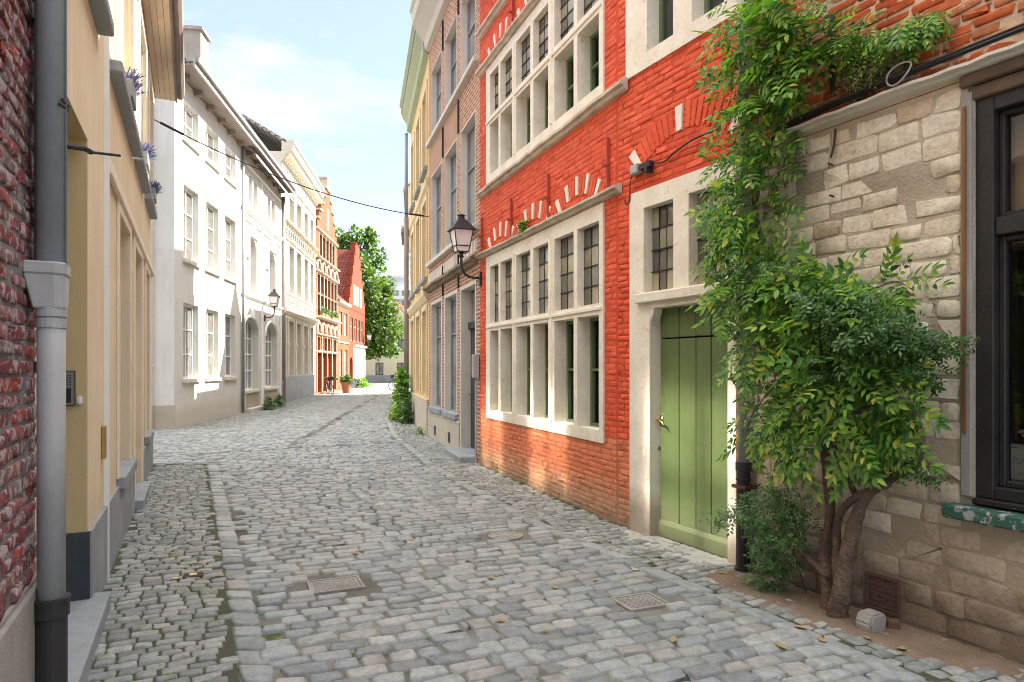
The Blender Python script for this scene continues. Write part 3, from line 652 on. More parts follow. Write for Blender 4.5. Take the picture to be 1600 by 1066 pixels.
# the canted bay with the door, seen on the right of the same house
DX0, DX1 = FS.s(1140), FS.s(1018); SX0, SX1 = FS.s(1153), FS.s(986.5)
UX0, UX1 = FS.s(1165), FS.s(981)
hs2 = [(SX0+.01, SX1-.01, -.2, 3.27, .25), (UX0+.01, UX1-.01, 4.42, 6.4, .05)]
facade(MB(), XE, H1, hs2, D=5, x0=XD, ends=(1, 0)).build('wall', 'red_mortar', red, FS.M)
brickwork('brick_facing', vj(courses(XD, XE-.012, .0, 7.0, .195, .0585, .005, [(SX0, SX1+.004, -1, 3.28), (UX0, UX1, 4.42, 6.4)], .28, .08)), 'red_brick', red, FS.M, h=.005, ins=(.002, .004), drop=.002, jit=.003, hv=.002, tilt=.02, cut=.15)
wl = [(FS.s(1055), FS.s(1008.5)), (FS.s(1136), FS.s(1079))]
stoneframe(MB(), SX0, SX1, -.1, 3.275, [(DX0, DX1, -.1, 2.145, .17)] + [(a, b, 2.30, 3.10, .09) for a, b in wl], .022).box(SX0+.03, SX1-.13, .0, .075, 2.20, 2.285).prism([(DX1, 2.146), (DX1-.055, 2.146), (DX1-.045, 2.09), (DX1-.012, 2.04), (DX1, 1.98)], -.09, .018, 'y').build('stone_door_surround', 'white_stone', red, FS.M, bevel=.006)
for a, b in wl: leaded(red, a-.005, b+.005, 2.295, 3.105, .085, 4, 4, FS.M)
ul = [(FS.s(1055), FS.s(1014)), (FS.s(1135), FS.s(1084))]
stoneframe(MB(), UX0-.003, UX1+.003, 4.41, 6.4, [(a, b, 4.56, 6.2, .2) for a, b in ul], .024).build('stone_window_frame', 'white_stone', red, FS.M, bevel=.006)
for a, b in ul: window(red, a-.01, b+.01, 4.55, 6.2, .17, 'casement_green', 'dark_glass', (), (), .05, .03, FS.M)
v_ = MB(); xc = (wl[0][1]+wl[1][0])/2
voussoirs(v_, xc, 2.75, .93, 1.16, (-38, 2, 38), .085, each=(red, FS.M))
rb = []                                                              # the red relieving arch between them: bricks on edge
for a in np.arange(-44, 46, 4.0):
    if min(abs(a+38), abs(a-2), abs(a-38)) > 3.5: rb.append(a)
voussoirs(MB(), xc, 2.75, .93, 1.16, rb, .056, .014).build('relieving_arch', 'red_brick', red, FS.M, bevel=.004)
# the plank door
dr = MB(); pl = [DX1] + [FS.s(u) for u in (1046.8, 1072.7, 1096.5, 1122)] + [DX0]
for i in range(5):
    for z0, z1 in ((.10, 1.855), (1.868, 2.15)): dr.box(pl[i]-.003, pl[i+1]+.003, -.15, -.105+random.uniform(-.002, .002), z0, z1)
door = dr.build('door', 'green_paint', red, FS.M, bevel=.006)
MB().prism([(-.15, .0), (-.085, .0), (-.072, .02), (-.072, .13), (-.10, .165), (-.15, .165)], DX0+.004, DX1-.004, 'x').build('bottom_rail', 'green_paint', door, FS.M, bevel=.004)
hx = FS.s(1034, -.1)
MB().box(hx-.02, hx+.02, -.105, -.095, 1.05, 1.14).tube([(hx, -.09, 1.10), (hx, -.045, 1.10), (hx-.03, -.04, 1.10), (hx-.075, -.04, 1.085), (hx-.10, -.04, 1.05)], .010, 8, 3).build('handle', 'brass', door, FS.M, smooth=True)
MB().lathe([(.022, -.02), (.026, 0), (.020, .015), (.001, .02)], (0, 0, 0), 14).build('knob', 'steel', door, FS.M @ at(FS.s(1029.5, -.1), -.085, .83) @ Matrix.Rotation(R(-90), 4, 'X'), smooth=True)
# ---- whitewashed stone house
sh = thing('stone_house', 'house with whitewashed rough stone ground floor, orange brick above and a black framed window', 'house', FS.M)
WX0, WX1 = 1.25, FS.s(1521)
facade(MB(), XD-.004, 3.24, [(WX0, WX1, .80, 3.20, .45)], D=6, ends=(1, 0)).build('wall', 'stone_mortar', sh)
pier = FS.s(1503)
VX0, VX1, VZ0, VZ1 = FS.s(1408), FS.s(1355), .04, .27
brickwork('stone_blocks', courses(.3, XD-.02, .02, 3.22, .27, .124, .013, [(WX0-.02, pier, .74, 3.25), (VX0-.02, VX1+.02, VZ0-.02, VZ1+.02)], .38, .12), 'whitewashed', sh, h=.005, ins=(.003, .006), drop=.003, jit=.007, hv=.004, tilt=.018, cut=.2)
facade(MB(), XD-.004, 8.2, [(1.5, 2.6, 4.6, 6.4, .2)], D=6, z0=3.245, ends=(1, 0)).build('upper_wall', 'pale_mortar', sh)
brickwork('brick_facing', courses(.3, XD-.02, 3.32, 7.2, .205, .063, .010, [(1.5, 2.6, 4.6, 6.4)], .3, .08), 'orange_brick', sh, h=.008, ins=(.003, .010), drop=.004, jit=.006, hv=.004, tilt=.05, cut=.3, smooth=True)
window(sh, 1.5, 2.6, 4.6, 6.4, .2, 'white_paint', 'dark_glass')
mb = ledge(.3, FS.s(1243), 3.258, 3.325, .10, 40, .006); mb.build('stone_ledge', 'grey_stone', sh)
MB().box(WX0-.1, WX1+.06, -.06, .035, 3.19, 3.255).box(WX0-.1, WX1+.03, -.2, .006, 3.11, 3.188).build('timber_lintel', 'dark_timber', sh, bevel=.008)
MB().box(WX1+.002, pier, -.05, .018, .86, 3.16).build('render_jamb', 'concrete', sh, bevel=.006)
cx_ = FS.s(1511); MB().box(cx_-.008, cx_+.008, .016, .034, 1.22, 3.08).build('copper_strip', 'copper', sh)
wf = MB(); frame_ring(wf, WX0, WX1, .86, 3.12, .095, -.16, -.02, .07); wf.box(WX0+.095, WX1-.095, -.15, -.035, 2.33, 2.43)
frame_ring(wf, WX0+.095, WX1-.095, .93, 2.33, .035, -.14, -.07); frame_ring(wf, WX0+.095, WX1-.095, 2.43, 3.025, .03, -.14, -.07)
wf.box(WX0, WX1, -.12, .02, .825, .86)
shopw = wf.build('window', 'worn_black', sh, bevel=.006)
MB().box(WX0+.12, WX1-.12, -.112, -.106, .95, 2.31).box(WX0+.12, WX1-.12, -.112, -.106, 2.45, 3.0).build('pane', 'clear_glass', shopw)
pleats(WX0+.06, WX1-.06, 2.40, 3.10, -.20, .025, 22).build('curtain', 'blind_beige', shopw, smooth=True)
MB().box(WX0-.04, FS.s(1487), -.14, .11, .735, .815).build('sill', 'worn_green', sh, bevel=.012)
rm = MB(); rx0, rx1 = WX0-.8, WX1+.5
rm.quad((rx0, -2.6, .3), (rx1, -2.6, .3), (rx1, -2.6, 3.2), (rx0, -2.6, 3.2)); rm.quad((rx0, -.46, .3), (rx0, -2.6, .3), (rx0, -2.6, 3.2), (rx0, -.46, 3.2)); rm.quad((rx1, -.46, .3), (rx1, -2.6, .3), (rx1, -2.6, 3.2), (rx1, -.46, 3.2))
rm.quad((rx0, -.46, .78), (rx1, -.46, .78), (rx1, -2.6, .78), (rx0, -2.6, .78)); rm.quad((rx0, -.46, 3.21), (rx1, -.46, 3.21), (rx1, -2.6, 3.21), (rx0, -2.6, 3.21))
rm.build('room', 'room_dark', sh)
MB().box(WX0+.02, WX1-.02, -.50, -.16, .875, .915).box(WX1-.14, WX1-.1, -.44, -.17, .92, 2.36).build('window_board', 'rust', sh, bevel=.004)
vg = MB(); nn = 8
frame_ring(vg, VX0, VX1, VZ0, VZ1, .018, -.03, .016)
for i in range(1, nn): x = VX0+(VX1-VX0)*i/nn; vg.box(x-.006, x+.006, -.02, .006, VZ0+.01, VZ1-.01)
for i in range(1, 7): z = VZ0+(VZ1-VZ0)*i/7; vg.box(VX0+.01, VX1-.01, -.018, .009, z-.006, z+.006)
vg.build('vent_grille', 'brown_clay', sh)
an = FS.s(1306)
MB().box(an-.012, an+.012, .012, .045, 3.45, 3.98).box(an-.03, an+.03, .012, .055, 3.64, 3.69).build('wall_anchor', 'black_iron', sh, bevel=.004)
MB().tube([(an, .0, 3.22), (an, .02, 3.1), (an, .05, 3.02)], .008, 6).tube([(an+.02, .0, 2.98), (an+.02, .05, 2.985)], .006, 6).tube([(an+.01, .0, 2.76), (an+.01, .05, 2.765)], .006, 6).build('iron_hook', 'rust', sh)
dpx = FS.s(1161, .08)
dpp = MB().tube([(dpx, .075, .78), (dpx, .075, 3.2), (dpx+.02, .075, 7.5)], .042, 14).build('drainpipe', 'grey_pipe', sh, smooth=True)
MB().tube([(dpx, .075, -.02), (dpx, .075, .80)], .050, 14).tube([(dpx, .075, .80), (dpx, .075, .86)], .060, 14).tube([(dpx, .075, .72), (dpx, .075, .735)], .058, 14).tube([(dpx, .075, .0), (dpx, .075, .05)], .066, 14).build('iron_boot', 'black_iron', dpp, smooth=False)
MB().box(dpx-.07, dpx+.07, .0, .13, .66, .685).build('pipe_clip', 'rust', dpp)
roof(0, XD, 8.2, 6.0).build('roof', 'red_tile', sh)
# ---- narrow brick house
F2 = Fr(-.516, 11.07, -.3, 1.0); L2 = F2.s(670.5)
bh = thing('narrow_brick_house', 'narrow house of bare pinkish brick with grey stone window surrounds beside the red house', 'house', F2.M)
C3 = [(F2.s(743), F2.s(721)), (F2.s(714), F2.s(696)), (F2.s(690), F2.s(674.5))]
ho = [(*C3[0], .12, 2.98, .20)] + [(*c, .70, 2.98, .18) for c in C3[1:]] + [(*c, 3.96, 5.85, .18) for c in C3] + [(*c, 6.70, 8.2, .18) for c in C3]
w_ = lambda i: .07 if i < 3 else .022
facade(MB(), L2, 8.86, [(a-w_(i)+.002, b+w_(i)-.002, c-(.0 if c < .2 else .04), d+w_(i)-.002, .02) for i, (a, b, c, d, e) in enumerate(ho)], D=7).build('wall', 'pink_brick', bh)
for i, (a, b, c, d, e) in enumerate(ho):
    stoneframe(MB(), a-w_(i), b+w_(i), c-(.0 if c < .2 else .042), d+w_(i), [(a, b, c, d, e)], .010).build('stone_surround', 'grey_stone', bh, bevel=.006)
    if i: window(bh, a-.005, b+.005, c-.005, d+.005, e-.02, 'zinc', 'grey_glass', (), (.68,) if i < 3 else (.62,), .05, .04)
    if i and i < 3: MB().box(a-.10, b+.10, -.17, .07, c-.10, c+.012).build('sill', 'blue_stone', bh, bevel=.008)
a, b = C3[0]
d2 = MB().box(a, b, -.21, -.17, .13, 2.28).box(a, b, -.21, -.12, 2.28, 2.40)
for k in range(2):
    for z0, z1 in ((.35, 1.0), (1.12, 2.15)): d2.box(a+.12+k*(b-a)*.42, a+.12+k*(b-a)*.42+(b-a)*.30, -.17, -.155, z0, z1)
d2 = d2.build('door', 'dark_plinth', bh, bevel=.006)
MB().box(a+.05, b-.05, -.20, -.19, 2.42, 2.95).build('fanlight', 'grey_glass', d2)
MB().tube([(b-.08, -.165, 1.1), (b-.08, -.11, 1.1), (b-.16, -.11, 1.1)], .012, 8).build('handle', 'brass', d2)
MB().box(a-.16, b+.14, -.25, .30, -.02, .13).build('doorstep', 'blue_stone', bh, bevel=.02)
MB().box(b+.10, L2-.02, .0, .035, -.1, .59).build('plinth', 'plinth_blocks', bh, bevel=.01)
for c in C3[1:]:
    x = (c[0]+c[1])/2; MB().box(x-.10, x+.10, .03, .042, .12, .32).build('vent_grille', 'black_iron', bh)
ledge(.12, L2-.02, 3.29, 3.44, .15, 30, .012).build('string_course', 'mossy_ledge', bh)
v_ = MB()
for k in range(44): x = .25+k*.105; v_.box(x-.024, x+.024, -.01, .010, 3.52, 3.72)
v_.build('pale_bricks', 'arch_stone', bh)
MB().box(.10, L2-.01, -.05, .09, 3.86, 3.95).build('sill_band', 'grey_stone', bh, bevel=.01)
MB().box(.10, L2-.01, -.05, .09, 6.60, 6.69).build('sill_band', 'grey_stone', bh, bevel=.01)
for k in range(2):
    for zz in (5.9, 8.1, 3.05):
        x = (C3[k][1]+C3[k+1][0])/2; MB().box(x-.014, x+.014, .002, .035, zz, zz+.62).build('wall_anchor', 'black_iron', bh)
MB().strip([(0, 8.80), (.10, 8.84), (.14, 9.02), (.34, 9.30), (.40, 9.36), (.42, 9.62), (.46, 9.66), (.46, 9.74), (0, 9.74)], .0, L2-.05).build('cornice', 'cream_wall', bh)
roof(0, L2, 9.74, 7.0, .4, 28).build('roof', 'roof_tile', bh)
bx = F2.s(744.5, .06)
MB().box(.02, .17, .012, .10, 1.42, 1.80).box(.03, .16, .10, .105, 1.44, 1.78).tube([(.09, .05, -.01), (.09, .05, 1.42)], .018, 8).build('meter_box', 'box_grey', bh, bevel=.006)
# ---- amber rendered house
F3 = Fr(-1.917, 15.74, -.225, 1.0); L3 = F3.s(642)
am = thing('amber_house', 'amber rendered house with sage green cornice beyond the narrow brick house', 'house', F3.M)
wd = L3/3
ho = []
for k in range(3):
    a, b = k*wd+.40, (k+1)*wd-.42
    ho += [(a, b, .92, 2.95, .16), (a, b, 3.72, 5.55, .16), (a, b, 6.32, 8.2, .16)]
facade(MB(), L3, 8.85, ho, D=7).build('wall', 'amber_plaster', am)
for a, b, c, d, e in ho: window(am, a-.005, b+.005, c-.005, d+.005, .14, 'white_paint', 'grey_glass', (.5,), (.66,), .06, .04)
for a, b, c, d, e in ho:
    if c > 3: MB().box(a-.1, b+.1, -.2, .10, c-.10, c).build('sill', 'blue_stone', am, bevel=.008)
    frame_ring(MB(), a-.14, b+.14, c, d+.14, .14, .0, .035, 0).build('window_moulding', 'amber_trim', am, bevel=.006)
MB().strip([(0, 3.10), (.05, 3.14), (.12, 3.26), (.13, 3.34), (0, 3.38)], 0, L3-.02).strip([(0, 5.75), (.07, 5.82), (.08, 5.94), (0, 5.98)], 0, L3-.02).build('string_course', 'amber_trim', am)
MB().box(0, L3-.005, .0, .06, -.1, .84).build('plinth', 'plinth_blocks', am, bevel=.01)
MB().strip([(0, 8.80), (.12, 8.86), (.14, 9.1), (.28, 9.3), (.30, 9.55), (.35, 9.6), (.35, 9.68), (0, 9.68)], .0, L3).build('cornice', 'sage_paint', am)
roof(0, L3, 9.68, 7.0, .3, 45).build('roof', 'roof_tile', am)
dp = MB().tube([(L3+.0, .14, .0), (L3+.0, .14, 6.2)], .075, 12).build('drainpipe', 'eave_brown', am, smooth=True)
MB().tube([(L3, .14, 6.2), (L3, .14, 8.8)], .055, 12).build('upper_pipe', 'dark_pipe', dp, smooth=True)
# ---- houses further along the same side, round the bend
def plain_house(name, label, fr, L, H, wm, rm_, rows, ncol, D=7, gablef=None, trim='cream_trim', w=.95):
    t = thing(name, label, 'house', fr.M); ho = []
    for k in range(ncol):
        xc = L*(k+.5)/ncol
        for c, d in rows: ho.append((xc-w/2, xc+w/2, c, d, .2))
    facade(MB(), L, H, ho, D=D).build('wall', wm, t)
    for a, b, c, d, e in ho:
        window(t, a-.005, b+.005, c-.005, d+.005, .18, 'white_paint', 'dark_glass', (.5,), (.65,), .06, .04); MB().box(a-.08, b+.08, -.1, .08, c-.1, c-.001).build('sill', 'blue_stone', t)
    if gablef:
        g2 = MB().prism([(0, H), (L, H), (L/2, gablef)], -.25, .0, 'y'); g2.build('gable', wm, t)
        MB().prism([(-.1, H-.1), (L/2, gablef), (L+.1, H-.1), (L+.1, H+.05), (L/2, gablef+.18), (-.1, H+.05)], -D, -.26, 'y').build('roof', rm_, t)
    else:
        MB().strip([(0, H-.3), (.25, H-.05), (.3, H+.1), (0, H+.1)], 0, L).build('cornice', trim, t); roof(0, L, H+.1, D, .3, 38).build('roof', rm_, t)
    return t
def seg(Y0, Y1):
    x0, x1 = float(wallR(Y0)), float(wallR(Y1)); return Fr(x0, Y0, x1-x0, Y1-Y0), math.hypot(x1-x0, Y1-Y0)
f, l = seg(21.3, 23.6); plain_house('low_house', 'low cream house set between the amber house and the gabled house', f, l, 5.9, 'cream_wall', 'roof_tile', ((1.0, 2.7), (3.6, 5.1)), 1)
f, l = seg(23.6, 26.7); plain_house('gabled_house', 'narrow house with a pointed gable on the right of the street past the amber house', f, l, 6.9, 'far_brick', 'red_tile', ((1.0, 2.8), (3.9, 5.5)), 2, gablef=9.7)
f, l = seg(26.7, 40.0); plain_house('long_white_house', 'long pale house with a projecting cornice farthest along the right side', f, l, 8.6, 'cream_wall', 'roof_tile', ((1.0, 2.8), (3.9, 5.6), (6.4, 7.7)), 6)
# ------------------------------------------------------------------ left side of the street
FL = Fr(-5.884, 11.15, .4686, -1.0)
def xl(Y): return (11.15-Y)*1.1043
ye = thing('yellow_house', 'pale yellow rendered house with blue stone sills and deep eaves on the left', 'house', FL.M)
XB = xl(2.86)
gA, gD, gB = (xl(7.10), xl(6.04), .62, 2.96, .26), (xl(8.79), xl(7.68), .10, 2.96, .26), (xl(10.35), xl(9.5), .62, 2.96, .26)
rec = (xl(4.31), XB-.06, .02, 3.03, .6)
up = [(xl(a), xl(b), 4.02, 5.72, .22) for a, b in ((10.55, 9.65), (8.95, 7.9), (7.05, 5.9), (4.5, 3.3))]
facade(MB(), XB, 6.1, [gA, gD, gB, rec] + up, D=6).build('wall', 'yellow_plaster', ye)
for a, b, c, d, e in (gA, gB): window(ye, a-.005, b+.005, c-.005, d+.005, .24, 'grey_stone', 'grey_glass', (.5,), (.72,), .06, .04)
for a, b, c, d, e in up:
    window(ye, a-.005, b+.005, c-.005, d+.005, .16, 'cream_trim', 'old_glass', (.5,), (.42,), .06, .11)
    frame_ring(MB(), a-.16, b+.16, c, d+.16, .15, .0, .06, 0).build('window_moulding', 'cream_trim', ye, bevel=.01)
    for x in (a-.24, b+.20): MB().box(x-.05, x+.05, .0, .03, c, 6.08).build('pilaster_strip', 'cream_trim', ye)
a, b, c, d, e = gD
MB().box(a, b, -.25, -.20, .12, 2.3).box(a, b, -.25, -.17, 2.3, 2.38).box(a+.12, b-.12, -.20, -.185, .35, 1.0).box(a+.12, b-.12, -.20, -.185, 1.15, 2.15).build('door', 'grey_stone', ye, bevel=.008)
MB().box(a, b, -.24, -.23, 2.38, 2.95).build('fanlight', 'grey_glass', ye)
MB().box(a-.10, b+.10, -.24, .11, -.02, .11).build('doorstep', 'blue_stone', ye, bevel=.012)
for a, b in ((xl(7.56), xl(5.35)), (xl(9.15), xl(7.66)), (xl(10.75), xl(9.45)), (xl(4.78), xl(3.0))): MB().box(a, b, -.2, .10, 3.92, 4.02).build('sill', 'blue_stone', ye, bevel=.012)
for a, b, c, d, e in (gA, gB): MB().box(a-.14, b+.10, -.24, .07, .52, .635).build('sill', 'blue_stone', ye, bevel=.01)
for a, b, c, d, e in (gA, gD, gB):
    f0 = frame_ring(MB(), a-.13, b+.13, c-(.0 if c > .2 else -.01), d+.13, .12, .0, .022, 0); f0.build('window_moulding', 'cream_trim', ye, bevel=.005)
MB().box(xl(11.1), xl(5.15), .0, .045, 3.06, 3.17).build('string_course', 'cream_trim', ye, bevel=.01)
for p, q in ((0.01, gB[0]-.14), (gB[0]-.14, gB[1]+.10), (gB[1]+.10, gD[0]-.14), (gD[1]+.14, gA[0]-.14), (gA[0]-.14, gA[1]+.1), (gA[1]+.1, rec[0]-.002)):
    MB().box(p, q-.003, -.01, .025, -.2, .512 if (p, q) != (gA[1]+.1, rec[0]-.002) else .56).build('plinth', 'blue_stone', ye)
xs_ = xl(5.10); MB().box(xs_-.014, xs_+.014, .0, .035, .0, 6.08).build('corner_bead', 'white_paint', ye)
for u, zz, w, h, n2 in ((158.5, .95, .02, .24, 'brass'),): MB().box(xl(5.0)-.0, xl(4.93), .0, .03, zz-.02, zz+.22).build('letter_slot', n2, ye, bevel=.006)
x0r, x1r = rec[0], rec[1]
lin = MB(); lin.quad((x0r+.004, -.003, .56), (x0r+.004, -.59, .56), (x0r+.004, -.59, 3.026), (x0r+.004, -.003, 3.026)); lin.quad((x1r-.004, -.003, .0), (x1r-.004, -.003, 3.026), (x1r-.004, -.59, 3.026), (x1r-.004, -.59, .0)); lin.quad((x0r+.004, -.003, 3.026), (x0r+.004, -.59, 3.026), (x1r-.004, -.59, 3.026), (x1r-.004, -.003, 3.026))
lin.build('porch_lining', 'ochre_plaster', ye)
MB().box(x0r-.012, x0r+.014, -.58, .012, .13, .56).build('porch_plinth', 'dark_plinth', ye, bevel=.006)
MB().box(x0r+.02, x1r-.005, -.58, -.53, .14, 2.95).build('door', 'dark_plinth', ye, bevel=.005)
MB().box(x0r-.12, x1r, -.6, .115, -.05, .135).build('doorstep', 'blue_stone', ye, bevel=.012)
# door-phone on the porch wall
ic = MB(); ic.box(x0r+.004, x0r+.022, -.150, -.064, 1.355, 1.575)
icp = ic.build('door_phone', 'black_iron', ye, bevel=.004)
MB().box(x0r+.022, x0r+.030, -.146, -.069, 1.361, 1.569).build('panel', 'steel', icp)
gr = MB()
for i in range(9):
    for j in range(6): gr.box(x0r+.030, x0r+.0315, -.142+i*.0065, -.138+i*.0065, 1.485+j*.011, 1.491+j*.011)
for j in range(3): gr.box(x0r+.030, x0r+.034, -.142, -.085, 1.375+j*.026, 1.413+j*.026)
gr.build('speaker_grille', 'black_iron', icp)
MB().box(x0r+.004, x0r+.03, -.056, -.026, 1.36, 1.42).build('bell_push', 'white_paint', ye, bevel=.01, seg=2)
MB().strip([(0, 6.08), (.34, 6.08), (.34, 6.12), (0, 6.14)], -.25, XB).build('soffit', 'soffit_wood', ye)
so_ = MB()
for k in range(4): so_.box(-.25, XB, .04+k*.075, .045+k*.075, 6.076, 6.079)
so_.build('soffit_joints', 'eave_brown', ye)
MB().strip([(.34, 6.06), (.37, 6.06), (.37, 6.32), (.34, 6.32)], -.27, XB).strip([(.372, 6.12), (.44, 6.12), (.48, 6.17), (.49, 6.28), (.47, 6.28), (.46, 6.19), (.43, 6.15), (.372, 6.15)], -.27, XB).build('gutter', 'eave_brown', ye)
roof(-.2, XB, 6.36, 6.0, .30, 30).build('roof', 'red_tile', ye)
# near brick house whose corner carries the downpipe
pb = thing('purple_brick_house', 'old purple red brick house with rough cement plinth at the left edge', 'house', FL.M)
XE0 = xl(-1.2)
facade(MB(), XE0, 7.0, (), D=5, x0=XB).build('wall', 'grey_mortar', pb)
brickwork('brick_facing', courses(XB+.006, XE0, .73, 6.2, .215, .064, .012, (), .25, .1), 'purple_brick', pb, h=.008, ins=(.003, .008), drop=.004, jit=.005, hv=.004, tilt=.05, cut=.3)
MB().box(XB-.004, XE0, -.1, .035, -.1, .735).build('plinth', 'concrete', pb, bevel=.02, seg=2)
xp = FL.s(80, .085)
dp = MB().tube([(xp, .085, .62), (xp, .085, 1.88)], .050, 18).build('drainpipe', 'grey_pipe', pb, smooth=True)
MB().tube([(xp, .085, 2.0), (xp, .085, 6.5)], .050, 18).tube([(xp+.015, .137, 2.0), (xp+.015, .137, 6.5)], .004, 6).build('upper_pipe', 'dark_pipe', dp, smooth=True)
MB().tube([(xp-.085, .055, 2.0), (xp-.085, .055, 6.5)], .044, 18).build('second_pipe', 'dark_pipe', dp, smooth=True)
hp = MB(); P0 = [(-.11, .0), (.068, .0), (.068, .11), (.042, .142), (-.075, .142), (-.11, .11)]; P1 = [(-.058, .03), (.054, .03), (.054, .11), (.034, .138), (-.034, .138), (-.058, .11)]
def loft(mb, A, ZA, Bp, ZB):
    n = len(A); mb.add([(xp+p[0], p[1], ZA) for p in A] + [(xp+p[0], p[1], ZB) for p in Bp], [tuple(range(n)), tuple(range(2*n-1, n-1, -1))] + [(i, (i+1) % n, (i+1) % n+n, i+n) for i in range(n)])
loft(hp, P0, 2.015, P0, 1.965); loft(hp, [(p[0]*.97-.001, p[1]*.97) for p in P0], 1.966, P1, 1.83)
hp.build('hopper', 'grey_pipe', dp, bevel=.006)
MB().tube([(xp, .085, 1.835), (xp, .085, 1.80)], .055, 18).tube([(xp, .085, 1.79), (xp, .085, 1.755)], .053, 18).build('collar', 'grey_pipe', dp, smooth=False)
MB().tube([(xp, .085, -.02), (xp, .085, .66)], .056, 18).tube([(xp, .085, .60), (xp, .085, .66)], .064, 18).tube([(xp, .085, .66), (xp, .085, .675)], .068, 18).box(xp-.09, xp+.02, .01, .07, .56, .60).build('iron_boot', 'black_iron', dp)
MB().tube([(xp-.145, .05, 2.66), (xp-.03, .14, 2.665), (xp+.06, .13, 2.66)], .006, 6).tube([(xp-.145, .05, 2.64), (xp, .142, 2.64), (xp+.06, .12, 2.64)], .005, 6).tube([(xp-.05, .12, 2.67), (xp-.10, .12, 2.58), (xp-.13, .10, 2.53)], .004, 6).tube([(xp-.13, .09, 2.53), (xp-.16, .18, 2.535), (xp-.19, .20, 2.53)], .012, 8).tube([(xp-.19, .20, 2.53), (xp-.21, .31, 2.535)], .006, 6).build('wire_tie', 'black_iron', dp)
roof(XB, XE0, 7.0, 5.0).build('roof', 'roof_tile', pb)
# ---- plain white house
FA = Fr(-9.28, 23.4, .122, -1.0); LA = 6.20
wa = thing('white_house', 'plain white rendered house with tall white windows and a corner on the side street', 'house', FA.M)
cols = [(FA.s(b), FA.s(a)) for a, b in ((286.6, 309.5), (322, 341), (351, 367.5))]
cols = [(min(c), max(c)) for c in cols]
ho = [(a, b, z0, z1, .2) for a, b in cols for z0, z1 in ((1.27, 3.28), (4.44, 6.40), (7.62, 8.62))]
EA = 9.15
facade(MB(), LA, EA, ho, D=8).build('wall', 'white_plaster', wa)
for a, b, c, d, e in ho:
    top = c > 7
    window(wa, a-.005, b+.005, c-.005, d+.005, .18, 'white_paint', 'pane_glass', (.5,), (.5,) if top else (.33, .66), .065, .04)
    MB().box(a-.09, b+.09, -.17, .08, c-.10, c+.004).build('sill', 'grey_stone' if not top else 'white_paint', wa, bevel=.008)
MB().box(LA-.02, LA+.012, -1.9, .012, -.1, .62).build('plinth', 'dark_cream', wa)
MB().tube([(LA+.07, -.55, .0), (LA+.07, -.55, 9.0)], .05, 10).box(LA, LA+.12, -.60, -.50, 1.6, 1.64).box(LA, LA+.12, -.60, -.50, 5.0, 5.04).build('drainpipe', 'white_paint', wa)
mat('eave_grey', (.46, .42, .39), (.40, .36, .33), rough=.7, bump=.05)
def eave(x0, x1, z, p=.50): return MB().strip([(-.05, z), (p, z), (p, z+.04), (-.05, z+.04)], x0, x1), MB().strip([(p, z-.04), (p+.05, z-.04), (p+.05, z+.20), (p, z+.20)], x0, x1), MB().strip([(p+.05, z+.10), (p+.13, z+.11), (p+.14, z+.22), (p+.05, z+.22)], x0, x1)
def put_eave(t, x0, x1, z, p=.5):
    a, b, c = eave(x0, x1, z, p); a.build('soffit', 'eave_brown', t); b.build('fascia', 'eave_grey', t); c.build('gutter', 'zinc', t)
    for k in range(int((x1-x0)/1.05)): xx = x0+.5+k*1.05; MB().box(xx-.06, xx+.06, .0, .20, z-.14, z-.002).build('eave_bracket', 'eave_brown', t)
put_eave(wa, .0, LA+.15, EA+.02)
roof(.0, LA+.1, EA+.25, 7.0, .5, 26).build('roof', 'roof_tile', wa)
ch = MB().box(2.7, 3.4, -.95, -.25, 9.3, 11.45).box(2.63, 3.47, -1.02, -.18, 11.45, 11.56); ch.build('chimney', 'concrete', wa, bevel=.01)
# ---- ornate white house
FB = Fr(-10.06, 29.8, .122, -1.0); LB = 6.445
wb = thing('ornate_white_house', 'white stucco house with two big arched ground floor windows and hood mouldings', 'house', FB.M)
def cb(a, b): p, q = FB.s(a), FB.s(b); return min(p, q), max(p, q)
g1, g2 = cb(379.5, 403), cb(414, 432.5); m1, m2 = cb(389, 400), cb(419, 429.5)
t1 = [cb(388, 393.5), cb(396, 402), cb(418, 422.5), cb(424.5, 429.5)]
ho = [(*g1, .75, 3.35, .28), (*g2, .75, 3.35, .28), (*m1, 4.25, 6.3, .26), (*m2, 4.25, 6.3, .26)] + [(*t, 7.35, 8.5, .2) for t in t1]
facade(MB(), LB, EA, ho, D=8).build('wall', 'white_plaster', wb)
for a, b, c, d, e in ho[:4]: arch_fill(MB(), a, b, d-(.55 if c < 2 else .35), d, -.24, -.004).build('arch_spandrel', 'white_plaster', wb)
